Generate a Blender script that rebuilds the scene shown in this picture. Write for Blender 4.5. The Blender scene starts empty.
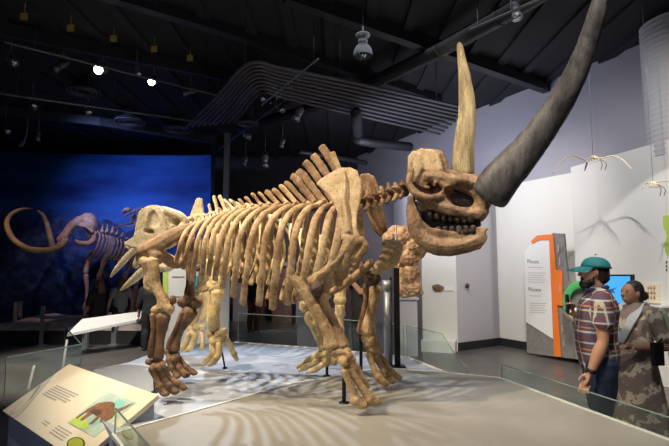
import bpy, bmesh, math, random
from mathutils import Vector, Matrix, noise
random.seed(4)
SC = bpy.context.scene
COL = SC.collection
PI = math.pi
# ---------------------------------------------------------------- camera
F = 483.0
PITCH = math.radians(5.3)
CZ = 1.65
cam_d = bpy.data.cameras.new('camera'); cam = bpy.data.objects.new('camera', cam_d); COL.objects.link(cam)
cam.location = (0, 0, CZ); cam.rotation_euler = (PI/2 + PITCH, 0, 0)
cam_d.sensor_width = 36; cam_d.lens = 36*F/669; cam_d.clip_end = 100
SC.camera = cam
# ---------------------------------------------------------------- world, view
wd = bpy.data.worlds.new('hall_world'); SC.world = wd; wd.use_nodes = True
wd.node_tree.nodes['Background'].inputs[0].default_value = (0.50, 0.52, 0.62, 1)
wd.node_tree.nodes['Background'].inputs[1].default_value = 0.05
SC.view_settings.view_transform = 'Standard'; SC.view_settings.look = 'None'
SC.view_settings.exposure = 0.0; SC.view_settings.gamma = 1.0
# ---------------------------------------------------------------- lights (track spots of the hall, plus fill lights)
def spot(name, loc, tgt, power, col, size=60, blend=0.6, rad=0.05):
    d = bpy.data.lights.new(name, 'SPOT'); d.energy = power; d.color = col
    d.spot_size = math.radians(size); d.spot_blend = blend; d.shadow_soft_size = rad
    o = bpy.data.objects.new(name, d); COL.objects.link(o); o.location = loc
    o.rotation_euler = (Vector(tgt)-Vector(loc)).to_track_quat('-Z', 'Y').to_euler()
    return o
def area(name, loc, tgt, power, col, sx, sy):
    d = bpy.data.lights.new(name, 'AREA'); d.energy = power; d.color = col; d.shape = 'RECTANGLE'; d.size = sx; d.size_y = sy
    o = bpy.data.objects.new(name, d); COL.objects.link(o); o.location = loc
    o.rotation_euler = (Vector(tgt)-Vector(loc)).to_track_quat('-Z', 'Y').to_euler()
    return o
WARM = (1, .83, .60); COOL = (.80, .88, 1); NEUT = (1, .93, .82)
spot('key_spot_front', (-2.4, 2.6, 5.2), (-.2, 4.1, 1.8), 950, WARM, 66)
spot('key_spot_right', (1.5, 2.0, 5.2), (.7, 4.0, 1.8), 360, WARM, 55)
spot('key_spot_left', (-3.9, 3.9, 5.2), (-1.3, 5.1, 1.4), 760, WARM, 52)
spot('floor_spot_back', (-1.9, 7.6, 5.1), (-1.0, 4.9, .6), 760, COOL, 44, .6, .05)
spot('floor_spot_warm', (1.2, 8.0, 5.1), (.7, 3.6, .6), 420, NEUT, 50, .7, .04)
spot('rail_spot', (-4.0, 7.0, 5.1), (-3.9, 8.4, .2), 1400, NEUT, 58)
spot('added_board_spot', (-2.6, 6.6, 5.1), (-2.6, 8.2, 1.0), 160, NEUT, 50)  # added to brighten the white standing board
spot('wall_spot_right', (1.2, 6.2, 5.1), (3.6, 10.2, 1.6), 500, NEUT, 70, .8, .1)
spot('wall_spot_near', (1.8, 3.6, 5.2), (4.4, 7.6, 1.6), 520, (1,.96,.92), 75, .8, .03)
spot('visitor_spot', (1.0, 1.6, 5.1), (2.5, 4.3, 1.2), 330, NEUT, 50)
spot('wall_spot_lower', (2.4, 4.6, 4.6), (4.55, 6.6, .8), 230, (1, .98, .95), 52, .12, .02)
area('added_fill_behind', (-2.5, -1.2, 3.6), (-1.4, 3.2, .4), 34, (.72, .82, 1), 1.2, .8)  # added unseen fill behind the camera, brightens the reading panel plinth
spot('mural_wash', (-5.4, 9.2, 4.9), (-5.2, 14, 3.0), 1000, (.32, .45, 1), 74, 1.0, .3)
spot('mammoth_spot', (-6.5, 8.4, 5.1), (-6.9, 12, 2.2), 260, (1, .62, .5), 45)
spot('far_hall_spot', (-.6, 11.5, 5.1), (-.8, 15.5, 1.2), 200, (1, .8, .75), 80)
area('ceiling_fill', (1.5, 5.5, 5.15), (1.5, 5.5, 0), 30, (.9, .9, 1), 4, 4)
area('wall_top_wash', (1.0, 9.5, 3.2), (3.2, 12.0, 4.6), 100, (.75, .78, 1), 3, 1)

# ---------------------------------------------------------------- rays
def ray(px, py):
    x = (px-334.5)/F; y = (223-py)/F
    c, s = math.cos(PITCH), math.sin(PITCH)
    return Vector((x, c - y*s, s + y*c))
CAM = Vector((0, 0, CZ))
def at_z(px, py, z):
    d = ray(px, py); return CAM + d*((z-CZ)/d.z)
def at_y(px, py, Y):
    d = ray(px, py); return CAM + d*(Y/d.y)
def on_plane(px, py, P, n):
    d = ray(px, py); return CAM + d*((P-CAM).dot(n)/d.dot(n))
def pxm(p):                       # metres per pixel at a point
    return p.y/F
# ---------------------------------------------------------------- materials
def newmat(name):
    m = bpy.data.materials.new(name); m.use_nodes = True
    nt = m.node_tree; b = nt.nodes['Principled BSDF']
    return m, nt, b
def flat(name, col, rough=.6, metal=0, noise_amt=0, scale=8, bump=0, emit=None, estr=0):
    m, nt, b = newmat(name)
    b.inputs['Base Color'].default_value = (*col, 1); b.inputs['Roughness'].default_value = rough
    b.inputs['Metallic'].default_value = metal
    if noise_amt or bump:
        tc = nt.nodes.new('ShaderNodeTexCoord'); nz = nt.nodes.new('ShaderNodeTexNoise')
        nz.inputs['Scale'].default_value = scale; nz.inputs['Detail'].default_value = 5
        nt.links.new(tc.outputs['Object'], nz.inputs['Vector'])
        if noise_amt:
            r = nt.nodes.new('ShaderNodeValToRGB')
            r.color_ramp.elements[0].position = .3; r.color_ramp.elements[1].position = .7
            r.color_ramp.elements[0].color = (*[c*(1-noise_amt) for c in col], 1)
            r.color_ramp.elements[1].color = (*[min(1, c*(1+noise_amt)) for c in col], 1)
            nt.links.new(nz.outputs['Fac'], r.inputs[0]); nt.links.new(r.outputs[0], b.inputs['Base Color'])
        if bump:
            bp = nt.nodes.new('ShaderNodeBump'); bp.inputs['Strength'].default_value = bump; bp.inputs['Distance'].default_value = .02
            nt.links.new(nz.outputs['Fac'], bp.inputs['Height']); nt.links.new(bp.outputs[0], b.inputs['Normal'])
    if emit:
        b.inputs['Emission Color'].default_value = (*emit, 1); b.inputs['Emission Strength'].default_value = estr
    return m
def bone_mat(name, light, dark, pos=(.35, .65), scale=9, stretch=(1, 1, 1), rough=.62):
    m, nt, b = newmat(name)
    tc = nt.nodes.new('ShaderNodeTexCoord'); mp = nt.nodes.new('ShaderNodeMapping')
    mp.inputs['Scale'].default_value = stretch
    nt.links.new(tc.outputs['Object'], mp.inputs['Vector'])
    n1 = nt.nodes.new('ShaderNodeTexNoise'); n1.inputs['Scale'].default_value = scale; n1.inputs['Detail'].default_value = 7
    n1.inputs['Roughness'].default_value = .62
    n2 = nt.nodes.new('ShaderNodeTexNoise'); n2.inputs['Scale'].default_value = scale*8; n2.inputs['Detail'].default_value = 3
    nt.links.new(mp.outputs[0], n1.inputs['Vector']); nt.links.new(mp.outputs[0], n2.inputs['Vector'])
    r = nt.nodes.new('ShaderNodeValToRGB')
    r.color_ramp.elements[0].position = pos[0]; r.color_ramp.elements[1].position = pos[1]
    r.color_ramp.elements[0].color = (*dark, 1); r.color_ramp.elements[1].color = (*light, 1)
    nt.links.new(n1.outputs['Fac'], r.inputs[0])
    mx = nt.nodes.new('ShaderNodeMixRGB'); mx.blend_type = 'MULTIPLY'; mx.inputs[0].default_value = .38
    r2 = nt.nodes.new('ShaderNodeValToRGB'); r2.color_ramp.elements[0].position = .34; r2.color_ramp.elements[1].position = .5
    r2.color_ramp.elements[0].color = (.25, .19, .14, 1); r2.color_ramp.elements[1].color = (1, 1, 1, 1)
    nt.links.new(n2.outputs['Fac'], r2.inputs[0])
    nt.links.new(r.outputs[0], mx.inputs[1]); nt.links.new(r2.outputs[0], mx.inputs[2])
    nt.links.new(mx.outputs[0], b.inputs['Base Color'])
    bp = nt.nodes.new('ShaderNodeBump'); bp.inputs['Strength'].default_value = .5; bp.inputs['Distance'].default_value = .006
    nt.links.new(n2.outputs['Fac'], bp.inputs['Height']); nt.links.new(bp.outputs[0], b.inputs['Normal'])
    b.inputs['Roughness'].default_value = rough
    return m
M = {}
M['tan'] = bone_mat('tan_bone', (.68, .49, .27), (.30, .175, .08))
M['light'] = bone_mat('light_bone', (.72, .56, .35), (.50, .34, .18))
M['pale'] = bone_mat('pale_bone', (.86, .75, .52), (.62, .49, .29), scale=6)
M['yellow'] = bone_mat('yellow_bone', (.84, .68, .38), (.56, .40, .17))
M['brown'] = bone_mat('brown_bone', (.30, .17, .09), (.085, .045, .025))
M['mid'] = bone_mat('weathered_bone', (.46, .30, .17), (.22, .125, .065))
M['deep'] = bone_mat('dark_tooth_and_shade', (.045, .03, .022), (.012, .008, .006))  # dark teeth, also the painted shade inside nose and mouth
M['dark'] = bone_mat('dark_bone', (.12, .075, .05), (.04, .025, .018))
M['skull'] = bone_mat('skull_bone', (.42, .27, .155), (.14, .08, .045), scale=7)
M['rib'] = bone_mat('rib_bone', (.74, .55, .32), (.36, .21, .10), scale=4)
M['horn_d'] = bone_mat('dark_horn', (.105, .098, .10), (.028, .026, .028), scale=5, stretch=(3.2, 3.2, .8), rough=.5)
M['horn_l'] = bone_mat('tan_horn', (.52, .43, .24), (.20, .14, .07), scale=7, stretch=(4, 4, .6))
M['pink'] = bone_mat('pinkish_bone', (.50, .30, .22), (.25, .13, .09), scale=3)
M['tusk'] = bone_mat('ivory_tusk', (.42, .31, .17), (.22, .15, .08), scale=3)
M['rock'] = bone_mat('mottled_fossil', (.70, .50, .32), (.36, .19, .10), scale=12)
M['black'] = flat('black_steel', (.012, .012, .013), .45, .3)
M['duct'] = flat('black_duct_paint', (.024, .024, .027), .5, .2)
M['conduit'] = flat('grey_conduit', (.10, .096, .105), .5, .2)
M['ceil'] = flat('black_ceiling_deck', (.010, .010, .013), .8)
M['steel'] = flat('grey_steel', (.32, .34, .36), .4, .6)
M['lampm'] = flat('dark_lamp_metal', (.12, .12, .125), .35, .7)
M['chrome'] = flat('bright_lamp_metal', (.5, .5, .52), .25, .9)
M['glow'] = flat('lit_lamp_lens', (1, .95, .85), .4, emit=(1, .93, .82), estr=12)
M['yel'] = flat('yellow_tag_paper', (.45, .33, .06), .7)
M['plat'] = flat('platform_vinyl_cool', (.38, .425, .51), .55, 0, .05, 3)
M['platB'] = flat('platform_vinyl_grey', (.32, .31, .285), .5, 0, .10, 2.5)
M['white'] = flat('white_trim_paint', (.80, .80, .78), .5)
M['bluebox'] = flat('blue_grey_box_paint', (.36, .40, .52), .6)
M['cream'] = flat('cream_panel_print', (.80, .72, .55), .55)
M['wall'] = flat('white_wall_paint', (.72, .72, .70), .8, 0, .03, 1)
M['wallG'] = flat('grey_wall_tone', (.36, .35, .39), .8, 0, .03, 1)  # even grey tone of the long right wall
M['wallL'] = flat('lavender_wall_paint', (.60, .58, .62), .8)
M['creamwall'] = flat('cream_wall_paint', (.72, .715, .66), .8)
M['base'] = flat('black_baseboard', (.02, .02, .022), .5)
M['brownwall'] = flat('brown_wall_paint', (.16, .11, .11), .8)
M['darkwall'] = flat('black_wall_and_shade', (.02, .018, .022), .8)
M['orange'] = flat('orange_print', (.85, .20, .03), .55)
M['greyp'] = flat('grey_print', (.22, .21, .20), .6, 0, .15, 14)
M['text'] = flat('grey_ink', (.16, .15, .14), .7)
M['textl'] = flat('light_ink', (.42, .40, .37), .7)
M['green'] = flat('green_print', (.10, .50, .16), .5)
M['lime'] = flat('lime_print', (.50, .66, .12), .5)
M['cyan'] = flat('cyan_print', (.05, .45, .62), .5)
M['skin'] = flat('skin_light', (.46, .24, .16), .55)
M['skin2'] = flat('skin_brown', (.30, .165, .11), .55)
M['hair'] = flat('black_hair', (.018, .012, .010), .6, 0, .3, 40, .6)
M['blackcloth'] = flat('black_cloth', (.015, .015, .018), .8)
M['navy'] = flat('navy_denim', (.015, .028, .07), .8, 0, .3, 30)
M['teal'] = flat('teal_cap_cloth', (.02, .25, .30), .7)
M['teald'] = flat('dark_teal_cloth', (.01, .09, .12), .7)
def glass():
    m, nt, b = newmat('clear_glass')
    b.inputs['Base Color'].default_value = (.72, .86, .82, 1)
    b.inputs['Roughness'].default_value = .02; b.inputs['IOR'].default_value = 1.45
    tr = nt.nodes.new('ShaderNodeBsdfTransparent'); tr.inputs[0].default_value = (.90, .96, .94, 1)
    gl = nt.nodes.new('ShaderNodeBsdfGlossy'); gl.inputs[0].default_value = (.9, 1, .97, 1); gl.inputs['Roughness'].default_value = .03
    fr = nt.nodes.new('ShaderNodeFresnel'); fr.inputs[0].default_value = 1.5
    mx = nt.nodes.new('ShaderNodeMixShader')
    geo = nt.nodes.new('ShaderNodeNewGeometry'); k_ = nt.nodes.new('ShaderNodeMath'); k_.operation = 'MULTIPLY_ADD'; k_.inputs[1].default_value = -1; k_.inputs[2].default_value = 1
    nt.links.new(geo.outputs['Backfacing'], k_.inputs[0]); k2 = nt.nodes.new('ShaderNodeMath'); k2.operation = 'MULTIPLY'; nt.links.new(fr.outputs[0], k2.inputs[0]); nt.links.new(k_.outputs[0], k2.inputs[1])
    nt.links.new(k2.outputs[0], mx.inputs[0]); nt.links.new(tr.outputs[0], mx.inputs[1]); nt.links.new(gl.outputs[0], mx.inputs[2])
    out = nt.nodes['Material Output']; nt.links.new(mx.outputs[0], out.inputs['Surface'])
    nt.nodes.remove(b)
    return m
M['glass'] = glass()
M['glassedge'] = flat('green_glass_edge', (.22, .32, .27), .2)
def floor_mat():
    m, nt, b = newmat('polished_concrete')
    tc = nt.nodes.new('ShaderNodeTexCoord'); nz = nt.nodes.new('ShaderNodeTexNoise'); nz.inputs['Scale'].default_value = 1.6; nz.inputs['Detail'].default_value = 8
    nt.links.new(tc.outputs['Object'], nz.inputs['Vector'])
    r = nt.nodes.new('ShaderNodeValToRGB'); r.color_ramp.elements[0].position = .3; r.color_ramp.elements[1].position = .7
    r.color_ramp.elements[0].color = (.09, .083, .08, 1); r.color_ramp.elements[1].color = (.15, .14, .135, 1)
    nt.links.new(nz.outputs['Fac'], r.inputs[0]); nt.links.new(r.outputs[0], b.inputs['Base Color'])
    b.inputs['Roughness'].default_value = .32
    return m
M['floor'] = floor_mat()
def mural_mat():
    m, nt, b = newmat('painted_night_mural')
    tc = nt.nodes.new('ShaderNodeTexCoord')
    sp = nt.nodes.new('ShaderNodeSeparateXYZ'); nt.links.new(tc.outputs['Object'], sp.inputs[0])
    n1 = nt.nodes.new('ShaderNodeTexNoise'); n1.inputs['Scale'].default_value = .45; n1.inputs['Detail'].default_value = 6
    mp = nt.nodes.new('ShaderNodeMapping'); mp.inputs['Scale'].default_value = (1, 1, 3.0)
    nt.links.new(tc.outputs['Object'], mp.inputs[0]); nt.links.new(mp.outputs[0], n1.inputs['Vector'])
    r = nt.nodes.new('ShaderNodeValToRGB')
    e = r.color_ramp.elements; e[0].position = .32; e[1].position = .68
    e[0].color = (.006, .022, .14, 1); e[1].color = (.03, .13, .46, 1)
    nt.links.new(n1.outputs['Fac'], r.inputs[0])
    # mountains: a painted ridge, lighter snow flecks below the ridge line
    rn = nt.nodes.new('ShaderNodeTexNoise'); rn.inputs['Scale'].default_value = .9; rn.inputs['Detail'].default_value = 7
    cx = nt.nodes.new('ShaderNodeCombineXYZ'); nt.links.new(sp.outputs['X'], cx.inputs['X']); nt.links.new(cx.outputs[0], rn.inputs['Vector'])
    ma = nt.nodes.new('ShaderNodeMath'); ma.operation = 'MULTIPLY_ADD'; ma.inputs[1].default_value = 2.6; ma.inputs[2].default_value = 1.75
    nt.links.new(rn.outputs['Fac'], ma.inputs[0])
    lt = nt.nodes.new('ShaderNodeMath'); lt.operation = 'LESS_THAN'
    nt.links.new(sp.outputs['Z'], lt.inputs[0]); nt.links.new(ma.outputs[0], lt.inputs[1])
    n3 = nt.nodes.new('ShaderNodeTexNoise'); n3.inputs['Scale'].default_value = 3.4; n3.inputs['Detail'].default_value = 9; n3.inputs['Distortion'].default_value = .7
    nt.links.new(tc.outputs['Object'], n3.inputs['Vector'])
    r3 = nt.nodes.new('ShaderNodeValToRGB'); e = r3.color_ramp.elements; e[0].position = .45; e[1].position = .85
    e[0].color = (.006, .018, .10, 1); e[1].color = (.06, .15, .36, 1)
    nt.links.new(n3.outputs['Fac'], r3.inputs[0])
    mx = nt.nodes.new('ShaderNodeMixRGB'); nt.links.new(lt.outputs[0], mx.inputs[0]); nt.links.new(r.outputs[0], mx.inputs[1]); nt.links.new(r3.outputs[0], mx.inputs[2])
    nt.links.new(mx.outputs[0], b.inputs['Base Color']); b.inputs['Roughness'].default_value = .7
    return m
M['mural'] = mural_mat()
def plaid():
    m, nt, b = newmat('plaid_shirt_cloth')
    tc = nt.nodes.new('ShaderNodeTexCoord'); sp = nt.nodes.new('ShaderNodeSeparateXYZ'); nt.links.new(tc.outputs['Object'], sp.inputs[0])
    base = nt.nodes.new('ShaderNodeRGB'); base.outputs[0].default_value = (.07, .09, .17, 1)
    cur = base.outputs[0]
    # name axis, period, phase, width, colour
    ad = nt.nodes.new('ShaderNodeMath'); ad.operation = 'ADD'; nt.links.new(sp.outputs['X'], ad.inputs[0]); nt.links.new(sp.outputs['Y'], ad.inputs[1])
    for src, per, ph, w, c in ((ad.outputs[0], .085, 0, .35, (.16, .04, .05)), (sp.outputs['Z'], .085, .2, .35, (.14, .05, .06)),
                               (ad.outputs[0], .085, .5, .16, (.62, .56, .44)), (sp.outputs['Z'], .085, .6, .16, (.60, .56, .48)),
                               (sp.outputs['Z'], .17, .1, .07, (.62, .25, .12))):
        a = nt.nodes.new('ShaderNodeMath'); a.operation = 'MULTIPLY_ADD'; a.inputs[1].default_value = 1/per; a.inputs[2].default_value = ph+50
        nt.links.new(src, a.inputs[0])
        f = nt.nodes.new('ShaderNodeMath'); f.operation = 'FRACT'; nt.links.new(a.outputs[0], f.inputs[0])
        l = nt.nodes.new('ShaderNodeMath'); l.operation = 'LESS_THAN'; l.inputs[1].default_value = w; nt.links.new(f.outputs[0], l.inputs[0])
        k = nt.nodes.new('ShaderNodeMath'); k.operation = 'MULTIPLY'; k.inputs[1].default_value = .75; nt.links.new(l.outputs[0], k.inputs[0])
        mx = nt.nodes.new('ShaderNodeMixRGB'); mx.inputs[2].default_value = (*c, 1)
        nt.links.new(k.outputs[0], mx.inputs[0]); nt.links.new(cur, mx.inputs[1]); cur = mx.outputs[0]
    nt.links.new(cur, b.inputs['Base Color']); b.inputs['Roughness'].default_value = .85
    return m
M['plaid'] = plaid()
def sari():
    m, nt, b = newmat('patterned_dress_cloth')
    tc = nt.nodes.new('ShaderNodeTexCoord'); mp = nt.nodes.new('ShaderNodeMapping'); mp.inputs['Rotation'].default_value = (0, .55, 0)
    nt.links.new(tc.outputs['Object'], mp.inputs[0])
    w = nt.nodes.new('ShaderNodeTexWave'); w.bands_direction = 'Z'; w.inputs['Scale'].default_value = 1.7; w.inputs['Distortion'].default_value = 4.5
    w.inputs['Detail'].default_value = 4; w.inputs['Detail Scale'].default_value = 9
    nt.links.new(mp.outputs[0], w.inputs['Vector'])
    r = nt.nodes.new('ShaderNodeValToRGB'); e = r.color_ramp.elements
    e[0].position = .0; e[0].color = (.20, .155, .15, 1); e[1].position = .80; e[1].color = (.26, .20, .17, 1)
    x = e.new(.90); x.color = (.62, .56, .46, 1); x = e.new(1); x.color = (.50, .44, .36, 1)
    nt.links.new(w.outputs['Fac'], r.inputs[0]); nt.links.new(r.outputs[0], b.inputs['Base Color']); b.inputs['Roughness'].default_value = .85
    return m
M['sari'] = sari()
M['dupatta'] = flat('pale_blue_scarf_cloth', (.46, .50, .56), .8, 0, .12, 30)

# ---------------------------------------------------------------- object helpers
ORG = {}
def props(o, label=None, cat=None, group=None, kind=None):
    if label: o['label'] = label
    if cat: o['category'] = cat
    if group: o['group'] = group
    if kind: o['kind'] = kind
    return o
def thing(name, label, cat, loc, group=None):
    o = bpy.data.objects.new(name, None); COL.objects.link(o); o.empty_display_size = .1
    o.location = loc; ORG[o.name] = Vector(loc)
    return props(o, label, cat, group)
def link(name, bm_or_me, mat, parent=None, smooth=True, loc=None):
    if isinstance(bm_or_me, bmesh.types.BMesh):
        me = bpy.data.meshes.new(name); bmesh.ops.recalc_face_normals(bm_or_me, faces=bm_or_me.faces); bm_or_me.to_mesh(me); bm_or_me.free()
    else: me = bm_or_me
    o = bpy.data.objects.new(name, me); COL.objects.link(o)
    if not isinstance(mat, (list, tuple)): mat = [mat]
    me.materials.clear()
    for m in mat: me.materials.append(m)
    for p in me.polygons: p.use_smooth = smooth
    if parent is not None:
        org = ORG[parent.name]; me.transform(Matrix.Translation(-org)); o.parent = parent; ORG[o.name] = org
    else:
        if loc is None and len(me.vertices):
            vs = [v.co for v in me.vertices]
            loc = Vector(((min(v.x for v in vs)+max(v.x for v in vs))/2, (min(v.y for v in vs)+max(v.y for v in vs))/2, min(v.z for v in vs)))
        loc = Vector(loc); me.transform(Matrix.Translation(-loc)); o.location = loc; ORG[o.name] = loc
    return o
def cr(p, n=4):                   # catmull-rom over vectors of any length
    if len(p) < 3: 
        return [tuple(a+(b-a)*t/n for a, b in zip(p[0], p[1])) for t in range(n)] + [tuple(p[-1])]
    q = [tuple(2*a-b for a, b in zip(p[0], p[1]))] + [tuple(x) for x in p] + [tuple(2*a-b for a, b in zip(p[-1], p[-2]))]
    out = []
    for i in range(1, len(q)-2):
        for k in range(n):
            t = k/n
            out.append(tuple(.5*((2*b)+(c-a)*t+(2*a-5*b+4*c-d)*t*t+(-a+3*b-3*c+d)*t**3) for a, b, c, d in zip(q[i-1], q[i], q[i+1], q[i+2])))
    out.append(tuple(p[-1])); return out
def sweep(bm, pts, nrm=None, seg=8, cap=True, capk=1):
    """pts: list of (x,y,z,a,b): a = half width across, b = half width along nrm"""
    n = len(pts); P = [Vector(p[:3]) for p in pts]; rings = []
    nrm = Vector(nrm) if nrm is not None else Vector((0, 0, 1))
    lastu = None
    for i in range(n):
        t = (P[min(i+1, n-1)]-P[max(i-1, 0)])
        t = t.normalized() if t.length > 1e-9 else Vector((0, 0, 1))
        v = nrm - t*nrm.dot(t)
        if v.length < .15:
            v = (lastu.cross(t)*-1 if lastu is not None else Vector((1, 0, 0)) - t*t.x)
        v.normalize(); u = t.cross(v).normalized(); lastu = u
        ring = [bm.verts.new(P[i]+u*(pts[i][3]*math.cos(2*PI*k/seg))+v*(pts[i][4]*math.sin(2*PI*k/seg))) for k in range(seg)]
        rings.append(ring)
    for i in range(n-1):
        for k in range(seg):
            bm.faces.new((rings[i][k], rings[i][(k+1) % seg], rings[i+1][(k+1) % seg], rings[i+1][k]))
    if cap:
        for r, q, s in ((rings[0], P[0]-P[1], pts[0]), (rings[-1], P[-1]-P[-2], pts[-1])):
            c = sum((x.co for x in r), Vector())/seg
            q = q.normalized() if q.length > 1e-9 else Vector((0, 0, 1))
            mid = [bm.verts.new(c+(x.co-c)*.7+q*(.5*capk*min(s[3], s[4]))) for x in r]
            tip = bm.verts.new(c+q*(.72*capk*min(s[3], s[4])))
            for k in range(seg):
                bm.faces.new((r[k], r[(k+1) % seg], mid[(k+1) % seg], mid[k])); bm.faces.new((mid[k], mid[(k+1) % seg], tip))
def ell(bm, c, r, rot=None, seg=12):
    m = Matrix.Translation(Vector(c)) @ (rot.to_matrix().to_4x4() if rot is not None else Matrix()) @ Matrix.Diagonal((*r, 1))
    bmesh.ops.create_uvsphere(bm, u_segments=seg, v_segments=max(6, seg//2+2), radius=1, matrix=m)
def box(bm, c, s, rot=0):
    m = Matrix.Translation(Vector(c)) @ Matrix.Rotation(rot, 4, 'Z') @ Matrix.Diagonal((s[0], s[1], s[2], 1))
    bmesh.ops.create_cube(bm, size=1, matrix=m)
def prism(bm, pts, off):          # polygon of world points, extruded by a vector
    off = Vector(off); a = [bm.verts.new(Vector(p)) for p in pts]; b = [bm.verts.new(Vector(p)+off) for p in pts]
    bm.faces.new(a); bm.faces.new(list(reversed(b)))
    n = len(a)
    for i in range(n): bm.faces.new((a[i], b[i], b[(i+1) % n], a[(i+1) % n]))
def tube(bm, pts, r, seg=8, n=1):
    q = [(*Vector(p), r, r) for p in pts]
    if n > 1: q = cr(q, n)
    sweep(bm, q, (0.13, 0.21, .97), seg)
def cyl(bm, a, b, r, r2=None, seg=14):
    a, b = Vector(a), Vector(b); d = b-a
    m = Matrix.Translation((a+b)/2) @ d.to_track_quat('Z', 'Y').to_matrix().to_4x4()
    bmesh.ops.create_cone(bm, cap_ends=True, segments=seg, radius1=r, radius2=r if r2 is None else r2, depth=d.length, matrix=m)
def fuse(name, bm, vox, mat, parent=None, amp=.002, fr=22, smooth=2, label=None):
    """melt closed shapes into one continuous surface, smooth and roughen it"""
    me = bpy.data.meshes.new(name); bmesh.ops.recalc_face_normals(bm, faces=bm.faces); bm.to_mesh(me); bm.free()
    t = bpy.data.objects.new('t', me); COL.objects.link(t)
    r = t.modifiers.new('r', 'REMESH'); r.mode = 'VOXEL'; r.voxel_size = vox
    if smooth:
        s = t.modifiers.new('s', 'SMOOTH'); s.iterations = smooth; s.factor = .5
    dg = bpy.context.evaluated_depsgraph_get()
    m2 = bpy.data.meshes.new_from_object(t.evaluated_get(dg)); m2.name = name
    bpy.data.objects.remove(t); bpy.data.meshes.remove(me)
    if amp:
        ns = [v.normal.copy() for v in m2.vertices]
        for v, q in zip(m2.vertices, ns):
            v.co += q*(amp*(noise.noise(v.co*fr)+.6*noise.noise(v.co*fr*2.7)))
    o = link(name, m2, mat, parent)
    if label: o['label'] = label
    return o
# ================================================================ setting
def st(name, bm, mat, smooth=False): return props(link(name, bm, mat, None, smooth), kind='structure')
CEIL = 5.4
bm = bmesh.new(); box(bm, (0, 8, -.05), (26, 22, .1)); st('floor', bm, M['floor'])
bm = bmesh.new(); box(bm, (0, 8, CEIL+.05), (26, 22, .1))
for i in range(34): box(bm, (-10+i*.62, 8, CEIL-.03), (.16, 20, .06), 0)
st('ceiling', bm, M['ceil'])
# long grey wall on the right
WD = Vector((.471, -.882, 0)); WN = Vector((-.882, -.471, 0)); W0 = Vector((3.75, 10.2, 0))
def wallbox(P0, d, t0, t1, z0, z1, th, n):
    """box standing along direction d; front face on the line, thickness away from n"""
    a = P0+d*t0; b = P0+d*t1; bm = bmesh.new()
    prism(bm, [Vector((a.x, a.y, z0)), Vector((b.x, b.y, z0)), Vector((b.x, b.y, z1)), Vector((a.x, a.y, z1))], -n*th)
    return bm
WT = W0 - WN*.12
st('wall_right', wallbox(WT, WD, -6.6, 7.5, 0, CEIL, .15, WN), M['wallG'])
P1 = Vector((3.55, 10.55, 0))
st('wall_right_lower', wallbox(P1, WD, 0, 2.6, 0, 3.42, .2, WN), M['creamwall'])
# display block with two small finds
A1, A2 = at_z(423, 349, 0), at_z(458, 351, 0)
bd = (A2-A1).normalized()
bm = bmesh.new()
prism(bm, [A1, A2, Vector((3.60, 10.75, 0)), Vector((3.3, 12.2, 0)), Vector((1.62, 13.2, 0))], (0, 0, 3.42))
o = st('wall_display_block', bm, [M['creamwall'], M['wallL']])
me = o.data
for p in me.polygons:
    n = p.normal
    if abs(n.z) < .5 and n.dot(Vector((-bd.y, bd.x, 0)).normalized()) > -0.95 and n.dot(Vector((bd.y, -bd.x, 0)).normalized()) < .95: p.material_index = 1
st('wall_far', (lambda b: (box(b, (0, 16.1, CEIL/2), (24, .15, CEIL)), b)[1])(bmesh.new()), M['darkwall'])
bm = bmesh.new(); box(bm, (-.6, 15.9, 1.75), (7.4, .2, 3.5)); st('wall_far_lower', bm, M['brownwall'])
bm = bmesh.new(); box(bm, (-11.5, 8, CEIL/2), (.15, 20, CEIL)); st('wall_left', bm, M['darkwall'])
# white wall near right, in front of the long wall
Q0 = Vector((4.22, 8.5, 0)); QD = Vector((.236, -.972, 0)).normalized(); QN = Vector((-.972, -.236, 0)).normalized()
st('wall_near_right', wallbox(Q0, QD, 0, 3.6, 0, 3.44, .16, QN), M['wall'])
bm = wallbox(P1+WN*.03, WD, .02, 2.5, 0, .16, .03, WN)
c1 = A2; c2 = Vector((3.55, 10.55, 0)); nn = Vector((-(c2-c1).y, (c2-c1).x, 0)).normalized()*-1
if nn.y > 0: nn = -nn
prism(bm, [c1+nn*.03, c2+nn*.03, c2+nn*.03+Vector((0, 0, .16)), c1+nn*.03+Vector((0, 0, .16))], -nn*.03)
st('baseboard_right', bm, M['base'])
# curved night-sky mural
bm = bmesh.new(); pr = []
for i in range(25):
    t = i/24; a = math.radians(-20 + 92*t)
    x = -9.9 + 6.1*math.sin(a)*1.0 + .0; y = 8.0 + 6.0*math.cos(a)
    pr.append((x, y))
pr = [(-11.4, 13.0)]+[(-10.8+.28*i, 13.3+.05*i) for i in range(4)]+[(-9.6+5.0*i/16, 13.5+.5*math.sin(PI*.5*i/16)) for i in range(17)]+[(-4.0, 14.0), (-3.6, 13.9), (-3.42, 13.5), (-3.30, 12.9), (-3.22, 12.4)]
for (x0, y0), (x1, y1) in zip(pr, pr[1:]):
    vs = [bm.verts.new(v) for v in ((x0, y0, 0), (x1, y1, 0), (x1, y1, 4.95), (x0, y0, 4.95))]; bm.faces.new(vs)
bmesh.ops.remove_doubles(bm, verts=bm.verts, dist=.001)
r = bmesh.ops.extrude_face_region(bm, geom=bm.faces[:]); bmesh.ops.translate(bm, verts=[v for v in r['geom'] if isinstance(v, bmesh.types.BMVert)], vec=(0, .12, 0))
props(link('mural_wall', bm, M['mural'], None, True, loc=(0, 0, 0)), kind='structure').name = 'wall_mural'
bm = bmesh.new(); a = at_y(226, 200, 12.2); box(bm, (a.x, a.y, 2.55), (.13, .13, 5.1)); st('trim_1', bm, M['steel'])
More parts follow.
